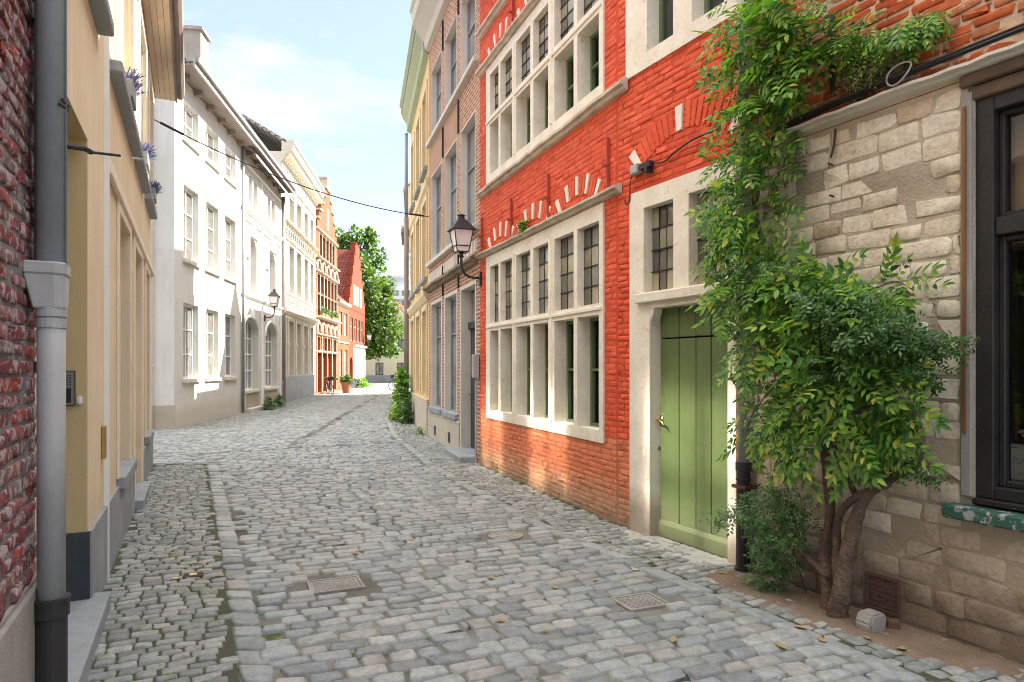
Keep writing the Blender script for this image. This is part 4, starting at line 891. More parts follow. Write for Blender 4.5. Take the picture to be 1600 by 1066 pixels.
for i, (a, b, c, d, e) in enumerate(ho):
    window(wb, a-.005, b+.005, c-.005, d+.005, e-.02, 'white_paint', 'pane_glass', (.28, .5, .74) if i < 2 else (.5,), (.27, .5, .72) if i < 2 else (.6,), .07, .045)
    if 2 <= i < 4:
        frame_ring(MB(), a-.16, b+.16, c, d+.12, .13, .0, .05, 0).box((a+b)/2-.07, (a+b)/2+.07, .0, .12, d-.05, d+.42).box(a-.34, a-.16, .0, .10, 5.45, 5.55).box(b+.16, b+.34, .0, .10, 5.45, 5.55).build('hood_moulding', 'white_paint', wb, bevel=.012)
    if i < 2:
        P = [((a+b)/2+((b-a)/2+.05)*math.cos(t), 2.8+.62*math.sin(t)) for t in np.linspace(0, math.pi, 15)]
        MB().tube([(p[0], .01, p[1]) for p in P], .055, 6).box((a+b)/2-.09, (a+b)/2+.09, .0, .13, 3.34, 3.72).build('hood_moulding', 'white_paint', wb)
        MB().box(a-.12, b+.12, -.2, .09, .66, .76).build('sill', 'grey_stone', wb, bevel=.01)
        MB().box(a-.05, b+.05, .0, .03, .08, .6).build('apron_panel', 'dark_cream', wb)
for z0, z1, p in ((4.02, 4.16, .10), (7.02, 7.18, .12), (6.72, 6.78, .05), (8.72, 8.78, .04)): MB().strip([(0, z0), (p*.5, z0+.02), (p, (z0+z1)/2), (p, z1), (0, z1)], .0, LB-.03).build('string_course', 'white_paint', wb)
for x in (.22, (g1[0]+g2[1])/2, LB-.25): MB().box(x-.13, x+.13, .0, .045, .0, 4.0).box(x-.11, x+.11, .0, .035, 4.2, 7.0).box(x-.10, x+.10, .0, .03, 7.2, 8.7).build('pilaster', 'white_paint', wb, bevel=.008)
MB().box(.0, LB-.6, .0, .20, -.05, .12).build('doorstep', 'grey_stone', wb, bevel=.02)
put_eave(wb, .02, LB, EA+.03, .5)
roof(.0, LB, EA+.25, 7.0, .5, 50).build('roof', 'roof_tile', wb)
MB().tube([(LB+.03, .07, .0), (LB+.03, .07, EA)], .05, 10).build('drainpipe', 'zinc', wb, smooth=True)
# ---- cream house with pilastered tall openings
FC = Fr(-11.05, 38.4, .115, -1.0); LC = 8.655
cc = thing('cream_house', 'tall cream house with rows of narrow openings, carved balustrade panel and grey plinth', 'house', FC.M)
wc = [(FC.s(b), FC.s(a)) for a, b in ((451, 459.3), (463.2, 471), (474.5, 481), (484.3, 489.8))]
wc = [(min(c), max(c)) for c in wc]
ho = [(a, b, z0, z1, .30) for a, b in wc for z0, z1 in ((1.2, 3.7), (4.98, 7.2), (8.2, 9.6))]
facade(MB(), LC, 11.0, ho, D=8).build('wall', 'cream_wall', cc)
for a, b, c, d, e in ho: window(cc, a-.005, b+.005, c-.005, d+.005, .26, 'cream_trim', 'pane_glass', (), (.6,), .09, .05)
MB().box(.35, LC-.02, .0, .05, -.1, 1.15).build('plinth', 'zinc', cc, bevel=.01)
for z0, z1, p in ((3.95, 4.22, .22), (4.86, 4.96, .06), (7.30, 7.42, .08), (8.06, 8.18, .16), (9.9, 9.98, .08)): MB().strip([(0, z0), (p*.5, z0+.03), (p, (z0+z1)/2), (p, z1), (0, z1)], .05, LC-.05).build('string_course', 'cream_trim', cc)
for a, b in wc:
    MB().box(a-.1, b+.1, .0, .03, 4.30, 4.80).box(a-.04, b+.04, .03, .06, 4.40, 4.48).box(a-.04, b+.04, .03, .06, 4.58, 4.66).build('balustrade_panel', 'dark_cream', cc)
    MB().box(b+.12, b+.26, .0, .05, 1.2, 3.9).box(b+.12, b+.26, .0, .05, 4.98, 7.3).box(b+.12, b+.26, .0, .05, 8.2, 9.9).box(b+.09, b+.29, .0, .09, 2.55, 2.68).build('pilaster', 'cream_trim', cc, bevel=.01)
orn = MB()
for k in range(34):
    x = .3+k*(LC-.6)/33; orn.tube([(x, .03, 7.48), (x+.11*(-1)**k, .05, 7.62), (x, .06, 7.76), (x-.10*(-1)**k, .05, 7.90), (x, .03, 8.04)], .028, 5, 2)
orn.build('carved_panel', 'dark_cream', cc)
MB().strip([(0, 10.6), (.10, 10.66), (.16, 10.85), (.45, 11.05), (.50, 11.30), (.56, 11.36), (.56, 11.5), (0, 11.5)], -.0, LC).build('cornice', 'cream_wall', cc)
dn = MB()
for k in range(22): x = .2+k*.39; dn.box(x, x+.2, .1, .40, 10.72, 10.9)
dn.build('cornice_brackets', 'cream_trim', cc)
roof(0, LC, 11.5, 8.0, .2, 30).build('roof', 'roof_tile', cc)
MB().tube([(LC+.02, .09, .0), (LC+.02, .09, 9.0)], .085, 10).tube([(LC+.14, .05, .0), (LC+.14, .05, 1.0)], .06, 8).build('drainpipe', 'eave_brown', cc, smooth=True)
# ---- stepped gable brick house
FD = Fr(-11.49, 44.9, .068, -1.0); LD = 6.515
dg = thing('stepped_gable_house', 'orange brick renaissance house with a tall stepped gable and rows of arches', 'house', FD.M)
ho = []
def row(L, n, z0, z1, m=.35, gap=.2, e=.2): w = (L-2*m-(n-1)*gap)/n; return [(m+i*(w+gap), m+i*(w+gap)+w, z0, z1, e) for i in range(n)]
r0 = row(LD, 4, .12, 2.40, .35, .28, .3); r0b = row(LD, 6, 2.55, 3.30, .35, .2); r1 = row(LD, 6, 4.62, 5.75, .3, .16); r1b = row(LD, 6, 5.88, 6.9, .3, .16); r2 = row(LD, 5, 8.0, 9.3, 1.0, .2)
facade(MB(), LD, 9.4, r0+r0b+r1+r1b+r2, D=8).build('wall', 'far_brick', dg)
for (a, b, c, d, e) in r0: MB().box(a, b, -.29, -.2, c, d).box(a+.1, b-.1, -.2, -.18, c+.2, d-.3).build('door', 'far_door', dg)
for q in r0b+r1+r1b+r2: window(dg, q[0], q[1], q[2], q[3], .18, 'ledge_stone', 'grey_glass', (), (), .06, .04)
for rws, z0, z1 in ((r0, .0, 3.40), (r1, 4.5, 7.0), (r2, 7.9, 9.4)):
    mb = MB()
    for q in rws: mb.box(q[0]-.10, q[0]-.0, .0, .03, z0, z1)
    mb.box(rws[-1][1], rws[-1][1]+.1, .0, .03, z0, z1).build('stone_mullions', 'ledge_stone', dg)
for z0, z1, p in ((2.42, 2.53, .05), (3.40, 3.52, .12), (4.36, 4.50, .28), (7.0, 7.12, .12), (7.78, 7.9, .2), (9.40, 9.52, .12)): MB().strip([(0, z0), (p, (z0+z1)/2), (p, z1), (0, z1)], .02, LD-.02).build('string_course', 'ledge_stone', dg)
for zb, n in ((3.62, 5), (7.2, 5)):
    ar = MB()
    for k in range(n):
        xc = LD*(k+.5)/n; ar.tube([(xc+.48*math.cos(t), .05, zb+.02+.5*math.sin(t)) for t in np.linspace(0, math.pi, 11)], .07, 6)
        ar.box(xc-.62, xc-.50, .0, .16, zb-.16, zb+.1)
    ar.build('blind_arches', 'ledge_stone', dg)
n = 5; P = [(0, 9.52)]
for k in range(n): x = .35+k*.56; z = 9.52+k*.56; P += [(x, z), (x, z+.56)]
P = P + [(LD-p[0], p[1]) for p in P[::-1]]
MB().prism(P, -.5, .02, 'y').build('stepped_gable', 'far_brick', dg)
for k in range(n):
    z = 9.52+(k+1)*.56; x = .35+k*.56
    for a, b in ((x-.06, x+.60), (LD-x-.60, LD-x+.06)): MB().box(a, b, -.56, .10, z, z+.09).build('coping_stone', 'ledge_stone', dg)
MB().box(LD/2-.3, LD/2+.3, -.4, .06, 12.3, 13.0).box(LD/2-.36, LD/2+.36, -.45, .1, 13.0, 13.1).build('finial', 'ledge_stone', dg)
MB().box(LD/2-.35, LD/2+.35, .0, .04, 9.9, 11.2).build('gable_niche', 'dark_cream', dg)
MB().prism([(.1, 9.5), (LD/2, 12.3), (LD-.1, 9.5)], -8, -.5, 'y').build('roof', 'roof_tile', dg)
# ---- small red house and red gabled corner house
FE = Fr(-11.69, 48.9, .05, -1.0); LE = 4.0
se = thing('small_red_house', 'small low orange brick house with white framed cross windows', 'house', FE.M)
ho = row(LE, 2, .95, 2.75, .5, .7)+row(LE, 2, 3.75, 5.3, .5, .7)
facade(MB(), LE, 5.8, ho, D=6).build('wall', 'far_brick', se)
for q in ho: window(se, q[0], q[1], q[2], q[3], .14, 'ledge_stone', 'grey_glass', (.5,), (.62,), .09, .08)
MB().strip([(0, 5.7), (.2, 5.85), (.22, 6.0), (0, 6.0)], 0, LE).build('cornice', 'ledge_stone', se)
MB().box(0, LE, .0, .05, 3.2, 3.3).build('string_course', 'ledge_stone', se)
roof(0, LE, 6.0, 6, .15, 40).build('roof', 'red_tile', se)
FF = Fr(-12.04, 55.8, .05, -1.0); LF = 6.9
rg = thing('red_gabled_house', 'red corner house with a steep red tiled roof and crow-stepped gable', 'house', FF.M)
ho = row(LF, 4, .95, 2.6, .5, .5)[:3]+row(LF, 4, 3.5, 5.2, .6, .5)+row(LF, 3, 6.2, 7.7, 1.5, .4)
dhole = (LF-1.5, LF-.4, .1, 2.3, .3)
facade(MB(), LF, 5.8, [h for h in ho if h[3] < 5.8]+[dhole], D=8).build('wall', 'far_red', rg)
for q in ho[:7]: window(rg, q[0], q[1], q[2], q[3], .14, 'ledge_stone', 'dark_glass', (.5,), (.62,), .07, .05)
MB().box(dhole[0], dhole[1], -.28, -.2, .1, 2.0).build('door', 'terracotta', rg)
arch_fill(MB(), dhole[0], dhole[1], 1.75, 2.3, -.2, -.003).build('door_arch', 'far_red', rg)
MB().box(.02, LF-1.6, .0, .045, .7, 3.1).box(.02, LF-1.7, .0, .2, 3.1, 3.25).build('stone_band', 'grey_stone', rg)
MB().box(.0, LF, .0, .07, -.1, .62).build('plinth', 'dark_plinth', rg)
P = [(0, 5.8)]
for k in range(6): P += [(k*.52, 5.8+k*.85), (k*.52, 5.8+(k+1)*.85)]
P = P+[(LF-p[0], p[1]) for p in P[::-1]]
gbl = MB().prism(P, -.35, .02, 'y').build('stepped_gable', 'far_red', rg)
for q in ho[7:]: MB().box(q[0], q[1], .02, .04, q[2], q[3]).build('blind_window', 'dark_cream', rg)
for k in range(6):
    z = 5.8+(k+1)*.85; x = k*.52
    for a, b in ((x-.05, x+.56), (LF-x-.56, LF-x+.05)): MB().box(a, b, -.4, .07, z, z+.08).build('coping_stone', 'far_red', rg)
MB().prism([(.0, 5.75), (LF/2, 10.6), (LF, 5.75)], -8, -.36, 'y').build('roof', 'red_tile', rg)
# ---- pale house closing the street, roofs and the tower block behind it
FEn = Fr(-8.6, 68.0, -1.0, 0.0)
en = thing('beige_gabled_house', 'beige gabled house with pointed arch relief and dark windows closing the street', 'house', FEn.M)
def ex(u): return FEn.s(u)
ho = [(ex(b), ex(a), z0, z1, .2) for a, b, z0, z1 in ((586.5, 599, .75, 2.0), (620.5, 633, .75, 2.0), (604.6, 616, 3.1, 4.35), (621.5, 632, 3.1, 4.35), (587, 597, 3.1, 4.35))]
facade(MB(), 8.0, 4.6, ho, D=8).build('wall', 'beige_wall', en)
for q in ho: window(en, q[0], q[1], q[2], q[3], .12, 'dark_plinth', 'grey_glass', (.5,), (), .07, .05)
MB().prism([(0, 4.6), (8, 4.6), (3.7, 8.4)], -.4, .0, 'y').build('gable', 'beige_wall', en)
MB().box(ex(616), ex(604.6), .0, .03, 5.85, 6.85).build('gable_window', 'dark_glass', en)
MB().box(0, 8, .0, .06, -.2, .74).build('plinth', 'zinc', en)
for u0, u1, zt in ((600, 619, 8.0), (619, 634.5, 5.4), (584, 600, 5.4)):
    a, b = ex(u1), ex(u0); xm = (a+b)/2
    MB().tube([(a, .03, 2.6), (a, .03, zt-.9), ((a+xm)/2-.05, .03, zt-.28), (xm, .03, zt), ((b+xm)/2+.05, .03, zt-.28), (b, .03, zt-.9), (b, .03, 2.6)], .07, 5).build('arch_relief', 'zinc', en)
MB().prism([(-.1, 4.5), (3.7, 8.4), (8.1, 4.5), (8.1, 4.65), (3.7, 8.56), (-.1, 4.65)], -8, -.41, 'y').build('roof', 'red_tile', en)
FR_ = Fr(-1.0, 70.0, -1.0, 0.0)
rr_ = thing('red_roofed_house', 'beige house under a red pantile roof behind the beige gable', 'house', FR_.M)
facade(MB(), 9.0, 5.2, row(9, 3, 1, 2.6)+row(9, 3, 3.4, 4.6), D=8).build('wall', 'beige_wall', rr_)
for q in row(9, 3, 1, 2.6)+row(9, 3, 3.4, 4.6): window(rr_, q[0], q[1], q[2], q[3], .12, 'white_paint', 'dark_glass')
roof(0, 9.0, 5.2, 7, .3, 45).build('roof', 'terracotta', rr_)
FT = Fr(-22, 200, -1.0, 0.0)
tw = thing('apartment_tower', 'distant grey apartment tower rising behind the beige gabled house', 'building', FT.M)
ho = []
for j in range(8):
    for i in range(7): ho.append((1+i*3.4, 3.4+i*3.4, 2+j*2.9, 3.6+j*2.9, .5))
facade(MB(), 25, 24, ho, D=14).build('wall', 'tower_concrete', tw)
for j in range(8): MB().box(.8, 24.2, -.45, -.4, 2+j*2.9, 3.6+j*2.9).build('window', 'grey_glass', tw); MB().box(.5, 24.5, .0, 1.0, 1.0+j*2.9, 1.9+j*2.9).build('balcony', 'white_plaster', tw)
MB().box(10, 20, -10, -3, 24, 28).box(9, 21, -11, -2, 28, 28.6).build('plant_room', 'tower_concrete', tw)
# ------------------------------------------------------------------ leaves and plants
def pinnate(npair=5, lw=.125, ll=.34, droop=.28):
    V, F = [], []
    items = []
    for k in range(npair):
        t = .16+.72*k/(npair-1)
        for s_ in (-1, 1): items.append((t, s_*R(62-16*k/(npair-1)), ll*(1-.22*abs(2*k/(npair-1)-1))))
    items.append((.92, 0.0, ll*.95))
    for t, a, l in items:
        z0 = -droop*t*t; bx = np.array((t, 0, z0)); d = np.array((math.cos(a), math.sin(a), -.06-.3*droop*t)); sd_ = np.array((-math.sin(a), math.cos(a), 0))
        def P(u, w, h=0): return bx+d*l*u+sd_*lw*w+np.array((0, 0, h-.10*u*u*l))
        n = len(V); V += [P(0, 0), P(.35, -.5, .02), P(.72, -.36, .012), P(1, 0), P(.72, .36, .012), P(.35, .5, .02)]
        F += [(n, n+1, n+2, n+3), (n, n+3, n+4, n+5)]
    return np.array(V), np.array(F)
def twig(nl=7, ll=.42, lw=.17):
    V, F = [], []
    for k in range(nl):
        t = k/(nl-1); a = R(55)*(-1)**k*(1-.6*(k == nl-1)); bx = np.array((t*.8, 0, -.12*t*t)); d = np.array((math.cos(a), math.sin(a), random.uniform(-.3, .3))); sd_ = np.array((-math.sin(a), math.cos(a), random.uniform(-.3, .3)))
        P = lambda u, w: bx+d*ll*u+sd_*lw*w
        n = len(V); V += [P(0, 0), P(.4, -.5), P(1, 0), P(.4, .5)]; F += [(n, n+1, n+2, n+3)]
    return np.array(V), np.array(F)
def blade():
    V = np.array([(0, -.05, 0), (.4, -.04, .03), (1, 0, -.12), (.4, .04, .03), (0, .05, 0)], float); return V, np.array([(0, 1, 3, 4), (1, 2, 2, 3)])[:1].tolist() and np.array([(0, 1, 3, 4)])
def broad():
    V = np.array([(0, 0, 0), (.3, -.36, .06), (.75, -.30, .03), (1, 0, -.1), (.75, .30, .03), (.3, .36, .06)]); return V, np.array([(0, 1, 2, 3), (0, 3, 4, 5)])
def scatter(name, tmpl, pos, axis, nrm, scale, m, parent=None, M=None):
    pos = np.asarray(pos, float); a = np.asarray(axis, float); a /= np.linalg.norm(a, axis=1, keepdims=True)
    n = np.asarray(nrm, float); n = n-a*np.sum(n*a, 1, keepdims=True); n /= np.linalg.norm(n, axis=1, keepdims=True)+1e-9
    b = np.cross(n, a); Rm = np.stack([a, b, n], -1)*np.asarray(scale, float)[:, None, None]
    ti = RNG.integers(0, len(tmpl), len(pos)); Vs, Fs, off = [], [], 0
    for k, (V, F) in enumerate(tmpl):
        q = np.where(ti == k)[0]
        if not len(q): continue
        W_ = np.einsum('nij,vj->nvi', Rm[q], V)+pos[q][:, None, :]
        Vs.append(W_.reshape(-1, 3)); Fs.append((F[None]+(np.arange(len(q))*len(V))[:, None, None]+off).reshape(-1, F.shape[1])); off += len(q)*len(V)
    return npmesh(name, np.concatenate(Vs), Fs, m, parent, M)
def blobs(fr, lst, dens=1.0):
    """points through the volume of several leaf masses hugging a wall: (u, v, ru, rv, y0, y1, n)"""
    out = []
    for u, v, ru, rv, y0, y1, n in lst:
        k = 0
        while k < int(n*dens):
            a, b = random.uniform(-1, 1), random.uniform(-1, 1)
            if a*a+b*b > 1: continue
            y = random.uniform(y0, y0+(y1-y0)*(1-.6*(a*a+b*b))); k += 1
            x0, _, z0 = fr.p(u, v, (y0+y1)/2); x1 = fr.s(u+ru, (y0+y1)/2); rx = abs(x1-x0); rz = rv/FPX*fr.Y(x0, y0)
            out.append((x0+a*rx, y, z0+b*rz))
    return np.array(out)
def leafdirs(n, out=.5, down=.28, side=.9, up=.6):
    ax = np.stack([RNG.normal(0, side, n), np.abs(RNG.normal(out, .3, n)), RNG.normal(-down, .42, n)], -1)
    nm = np.stack([RNG.normal(0, .35, n), RNG.normal(.75, .3, n), np.abs(RNG.normal(up, .3, n))], -1); return ax, nm
PIN = [pinnate(5), pinnate(5, .115, .31, .4), pinnate(4, .14, .38, .2)]; TW = [twig(), twig(9, .34, .15), twig(6, .5, .2)]
wi = thing('wisteria', 'tall green wisteria climbing the stone wall from two twisted trunks beside the green door', 'climber', FS.M)
def px(pts): return [FS.p(u, v, y) for u, v, y in pts]
MB().tube([FS.p(1296, 975, .24)]+px([(1294, 930, .22), (1290, 870, .20), (1297, 800, .20), (1292, 730, .22), (1286, 660, .24), (1262, 590, .22), (1240, 530, .2), (1222, 470, .16)]), [.058, .038, .034, .033, .030, .027, .024, .02, .016], 12, 5, .10).build('trunk', 'bark', wi, smooth=True)
MB().tube([FS.p(1306, 978, .28)]+px([(1312, 930, .30), (1322, 880, .28), (1334, 830, .25), (1345, 790, .22), (1362, 768, .22), (1395, 748, .22), (1428, 728, .2), (1440, 690, .2), (1425, 640, .2)]), [.068, .054, .050, .044, .036, .028, .025, .022, .02, .016], 12, 5, .16).build('trunk', 'bark', wi, smooth=True)
MB().tube(px([(1314, 900, .27), (1308, 850, .24), (1312, 805, .22), (1340, 775, .24), (1390, 757, .24)]), [.03, .026, .024, .024, .02], 8, 4, .06).tube(px([(1296, 905, .22), (1268, 878, .24), (1236, 846, .27)]), [.022, .020, .018], 8, 3, .05).tube(px([(1292, 890, .2), (1262, 858, .2), (1225, 815, .2)]), .008, 6, 3).build('side_branch', 'bark', wi, smooth=True)
MB().tube(px([(1345, 790, .22), (1330, 760, .2), (1312, 720, .2), (1300, 690, .22), (1275, 640, .25), (1300, 600, .3)]), [.022, .02, .018, .016, .014], 7, 4, .08).tube(px([(1425, 640, .2), (1385, 628, .25), (1330, 645, .25), (1290, 622, .3), (1240, 600, .3)]), [.018, .016, .015, .012], 7, 4, .08).tube(px([(1380, 750, .2), (1385, 690, .22), (1370, 620, .2), (1358, 540, .22)]), .014, 7, 4, .08).build('side_branch', 'bark', wi, smooth=True)
st_ = MB()
for k in range(5):
    o = random.uniform(-9, 9); st_.tube(px([(1222+o*.3, 470, .14), (1205+o, 420, .12), (1186-o, 360, .12), (1178+o, 300, .12), (1196-o*1.5, 250, .11), (1215+o*1.5, 190, .10), (1222-o, 120, .10), (1205+o*2, 50, .1), (1200, -20, .1)]), [.016, .013, .012, .012, .010, .009], 7, 5, .06)
st_.tube(px([(1225, 90, .1), (1290, 70, .09), (1350, 66, .08), (1410, 45, .08), (1465, 22, .07)]), [.012, .007, .004], 6, 4)
st_.tube(px([(1243, 260, .06), (1246, 200, .05), (1250, 150, .05), (1262, 120, .05)]), .005, 6, 3)
st_.build('climbing_stems', 'bark', wi, smooth=True)
WB = [(1165, 35, 62, 60, .10, .50, 190), (1215, 25, 60, 55, .10, .48, 190), (1262, 45, 50, 62, .08, .40, 150), (1305, 62, 36, 32, .06, .28, 60), (1170, 105, 52, 55, .10, .50, 150), (1225, 105, 45, 55, .08, .40, 110),
      (1165, 185, 48, 50, .10, .46, 130), (1212, 160, 40, 45, .08, .3, 46), (1160, 250, 50, 45, .10, .46, 130), (1210, 235, 24, 30, .08, .25, 14), (1145, 315, 44, 46, .14, .5, 120), (1188, 315, 24, 30, .1, .3, 18), (1130, 372, 34, 34, .15, .5, 70), (1160, 390, 36, 36, .1, .4, 56),
      (1140, 440, 48, 42, .2, .6, 110), (1195, 450, 55, 40, .15, .55, 120), (1250, 440, 55, 34, .15, .55, 120), (1305, 452, 50, 34, .12, .5, 110), (1350, 462, 40, 28, .1, .45, 80), (1378, 468, 20, 16, .1, .3, 18),
      (1185, 515, 55, 45, .15, .5, 115), (1245, 515, 60, 50, .15, .6, 150), (1310, 525, 60, 50, .15, .6, 160), (1370, 540, 50, 48, .12, .5, 110), (1405, 570, 28, 34, .1, .35, 34), (1205, 585, 36, 36, .15, .45, 50), (1280, 610, 62, 48, .15, .6, 120), (1350, 620, 56, 44, .15, .55, 110), (1398, 632, 36, 36, .12, .4, 40),
      (1240, 670, 50, 40, .15, .45, 65), (1300, 680, 56, 36, .15, .5, 70), (1372, 680, 40, 30, .15, .4, 40), (1412, 690, 26, 26, .1, .3, 24), (1190, 640, 22, 36, .15, .4, 14)]
WB = [((1262+(u-1262)*.86 if v > 400 else (u-2 if v < 200 else u+8)), v-(26 if v > 600 else 0), ru*.68, rv*.76, a, b, n) for u, v, ru, rv, a, b, n in WB]
P = blobs(FS, WB, .34); n = len(P); ax, nm = leafdirs(n)
scatter('foliage', PIN, P, ax, nm, RNG.uniform(.13, .29, n), 'wisteria_leaf', wi, FS.M)
P = blobs(FS, [(1340, 62, 30, 26, .05, .22, 40), (1385, 58, 30, 24, .05, .22, 40), (1425, 38, 28, 20, .05, .2, 34), (1460, 25, 22, 14, .05, .18, 22)]); n = len(P); ax, nm = leafdirs(n, .5, .9)
scatter('foliage', PIN, P, ax, nm, RNG.uniform(.10, .17, n), 'wisteria_leaf', wi, FS.M)
P = blobs(FS, [(1352, 92, 26, 34, .03, .16, 60), (1395, 62, 22, 26, .03, .16, 40), (1330, 98, 14, 30, .03, .12, 30), (1238, 225, 10, 40, .04, .14, 24), (1215, 280, 14, 50, .05, .2, 30)]); n = len(P); ax, nm = leafdirs(n, .25, 1.4, .3)
scatter('dry_foliage', PIN, P, ax, nm, RNG.uniform(.08, .14, n), 'dry_leaf', wi, FS.M)
sp_, spp, spa = MB(), [], []
for P_ in ([(1170, 430, .4), (1140, 398, .45), (1120, 385, .5)], [(1150, 215, .35), (1128, 265, .4), (1118, 300, .45)], [(1165, 460, .4), (1138, 475, .45), (1122, 495, .5)], [(1140, 90, .35), (1122, 65, .4)],
           [(1370, 580, .25), (1400, 610, .3), (1420, 645, .3)], [(1370, 640, .3), (1398, 668, .3), (1408, 692, .3)], [(1350, 660, .3), (1372, 690, .32), (1378, 708, .32)], [(1240, 640, .35), (1222, 680, .4), (1215, 706, .4)], [(1260, 650, .4), (1246, 700, .42), (1242, 728, .42)], [(1310, 670, .4), (1326, 705, .42), (1334, 728, .42)],
           [(1370, 450, .25), (1400, 440, .25), (1425, 452, .25)], [(1160, 330, .4), (1135, 350, .45), (1125, 390, .5)], [(1190, 520, .4), (1165, 555, .45), (1150, 580, .5)], [(1210, 600, .3), (1175, 650, .4), (1165, 690, .4)], [(1215, 300, .15), (1228, 350, .2), (1225, 395, .2)]):
    q_ = catmull([FS.p(*p) for p in P_], 5); sp_.tube(q_, .004, 5)
    for k in range(1, len(q_)):
        t_ = q_[k]-q_[k-1]; t_ /= np.linalg.norm(t_)+1e-9; sd__ = np.cross(t_, (0, 1, 0))*(-1)**k; spp.append(q_[k]); spa.append(t_*.5+sd__*.9+np.array((0, .35, -.25)))
sp_.build('climbing_stems', 'bark', wi, FS.M); n = len(spp)
scatter('foliage', PIN, spp, spa, np.stack([RNG.normal(0, .25, n), RNG.normal(.8, .2, n), np.full(n, .55)], -1), RNG.uniform(.15, .25, n), 'wisteria_leaf', wi, FS.M)
ja = thing('jasmine', 'dark small leaved jasmine tangled through the wisteria and hanging by the drainpipe', 'climber', FS.M)
P = blobs(FS, [(1180, 802, 36, 30, .15, .5, 150), (1205, 850, 32, 44, .15, .5, 190), (1192, 900, 22, 34, .15, .4, 90), (1150, 802, 28, 12, .2, .5, 36), (1250, 800, 26, 24, .1, .35, 36), (1228, 775, 30, 20, .1, .4, 60), (1120, 815, 16, 10, .3, .5, 14),
               (1180, 425, 70, 20, .2, .6, 150), (1290, 478, 70, 30, .3, .65, 240), (1345, 515, 70, 40, .3, .65, 280), (1300, 570, 50, 40, .3, .6, 150), (1400, 530, 50, 24, .2, .5, 120), (1462, 542, 42, 12, .1, .35, 60), (1500, 528, 22, 5, .1, .25, 18), (1420, 585, 40, 24, .15, .4, 70), (1395, 720, 50, 20, .15, .4, 50), (1450, 745, 16, 10, .1, .3, 14)])
n = len(P); ax, nm = leafdirs(n, .5, .3, 1.0, .8)
scatter('foliage', TW, P, ax, nm, RNG.uniform(.055, .10, n), 'jasmine_leaf', ja, FS.M)
MB().tube(px([(1262, 935, .1), (1240, 860, .18), (1225, 800, .25), (1205, 760, .3), (1220, 690, .3), (1215, 600, .3)]), .006, 6, 4).tube(px([(1240, 850, .2), (1200, 830, .3), (1160, 805, .4), (1115, 818, .42)]), .004, 6, 3).tube(px([(1300, 560, .35), (1380, 540, .3), (1450, 548, .2), (1520, 527, .15)]), .005, 6, 3).tube(px([(1255, 870, .12), (1210, 690, .25), (1140, 590, .3)]), .004, 6, 3).build('climbing_stems', 'bark', ja, smooth=True)
# ---- street lamps
def lamp(label, M, h=.0):
    t = thing('street_lamp', label, 'street lamp', M, 'wall lanterns on curved brackets')
    MB().box(-.05, .05, -.01, .03, -.14, .10).tube([(0, .02, 0), (0, .16, .0), (0, .30, .06), (0, .36, .20), (0, .36, .36)], .022, 10, 4).lathe([(.03, .34), (.045, .36), (.032, .40), (.05, .44)], (0, .36, 0), 10).build('bracket', 'black_iron', t)
    w0, w1, z0, z1 = .105, .17, .44, .82; mb = MB()
    for sx, sy in ((-1, -1), (1, -1), (1, 1), (-1, 1)): mb.tube([(sx*w0, .36+sy*w0, z0), (sx*w1, .36+sy*w1, z1)], .010, 4)
    for w, z in ((w0, z0), (w1, z1), (w0+.018, z0+.10)):
        frame = [(-w, .36-w), (w, .36-w), (w, .36+w), (-w, .36+w)]
        for i in range(4): a, b = frame[i], frame[(i+1) % 4]; mb.tube([(*a, z), (*b, z)], .009, 4)
    body = mb.build('lantern_frame', 'black_iron', t)
    gl = MB(); a, b = w0-.004, w1-.004; q = [(-1, -1), (1, -1), (1, 1), (-1, 1)]
    gl.add([(x*a, .36+y*a, z0+.005) for x, y in q]+[(x*b, .36+y*b, z1-.005) for x, y in q], [(i, (i+1) % 4, (i+1) % 4+4, i+4) for i in range(4)]+[(0, 3, 2, 1)])
    gl.build('lantern_glass', 'lamp_glass', body)
    a, b = .215, .07; rf = MB()
    rf.add([(x*a, .36+y*a, z1) for x, y in q]+[(x*b, .36+y*b, z1+.19) for x, y in q], [(i, (i+1) % 4, (i+1) % 4+4, i+4) for i in range(4)]+[(0, 3, 2, 1), (4, 5, 6, 7)])
    rf.lathe([(.07, z1+.17), (.055, z1+.25), (.075, z1+.27), (.02, z1+.30)], (0, .36, 0), 12); rf.build('lantern_roof', 'black_iron', t)
    return t
lm = lamp('black wall lantern on a curved bracket between the narrow brick house and the red house', F1.M @ at(F1.s(752), .01, 3.03) @ Matrix.Scale(.9, 4))
copy_thing(lm, FB.M @ at(FB.s(411, .0), .06, 3.5), 'black wall lantern on the ornate white house between its arched windows')
copy_thing(lm, FF.M @ at(.25, .03, 3.35), 'small far wall lantern on the corner of the red gabled house under the tree')
# ---- overhead cable and the wiring
def cable(name, label, pts, r=.012, sub=6, M=None, m='cable_rubber'): return tag(MB().tube(pts, r, 6, sub).build(name, m, None, M, smooth=True), label, 'cable')
p0 = Vector((-6.02, 11.3, 5.74)); p1 = F2.w(F2.s(671.5), .03, 5.03)
pts = [p0.lerp(p1, t)-Vector((0, 0, .28*4*t*(1-t))) for t in np.linspace(0, 1, 9)]
ov = tag(MB().tube(pts, .010, 6, 4).tube([pts[0].lerp(pts[1], .25), pts[0].lerp(pts[1], .75)], .022, 6).tube([pts[7].lerp(pts[8], .3), pts[7].lerp(pts[8], .8)], .022, 6).build('overhead_cable', 'cable_rubber', smooth=True), 'thin dark cable strung across the street between the yellow house and the narrow brick house', 'cable')
jx, _, jz = FS.p(1000, 266)
jb = thing('junction_box', 'grey junction box with black wiring on the red wall above the door window', 'junction box', FS.M @ at(jx, 0, jz))
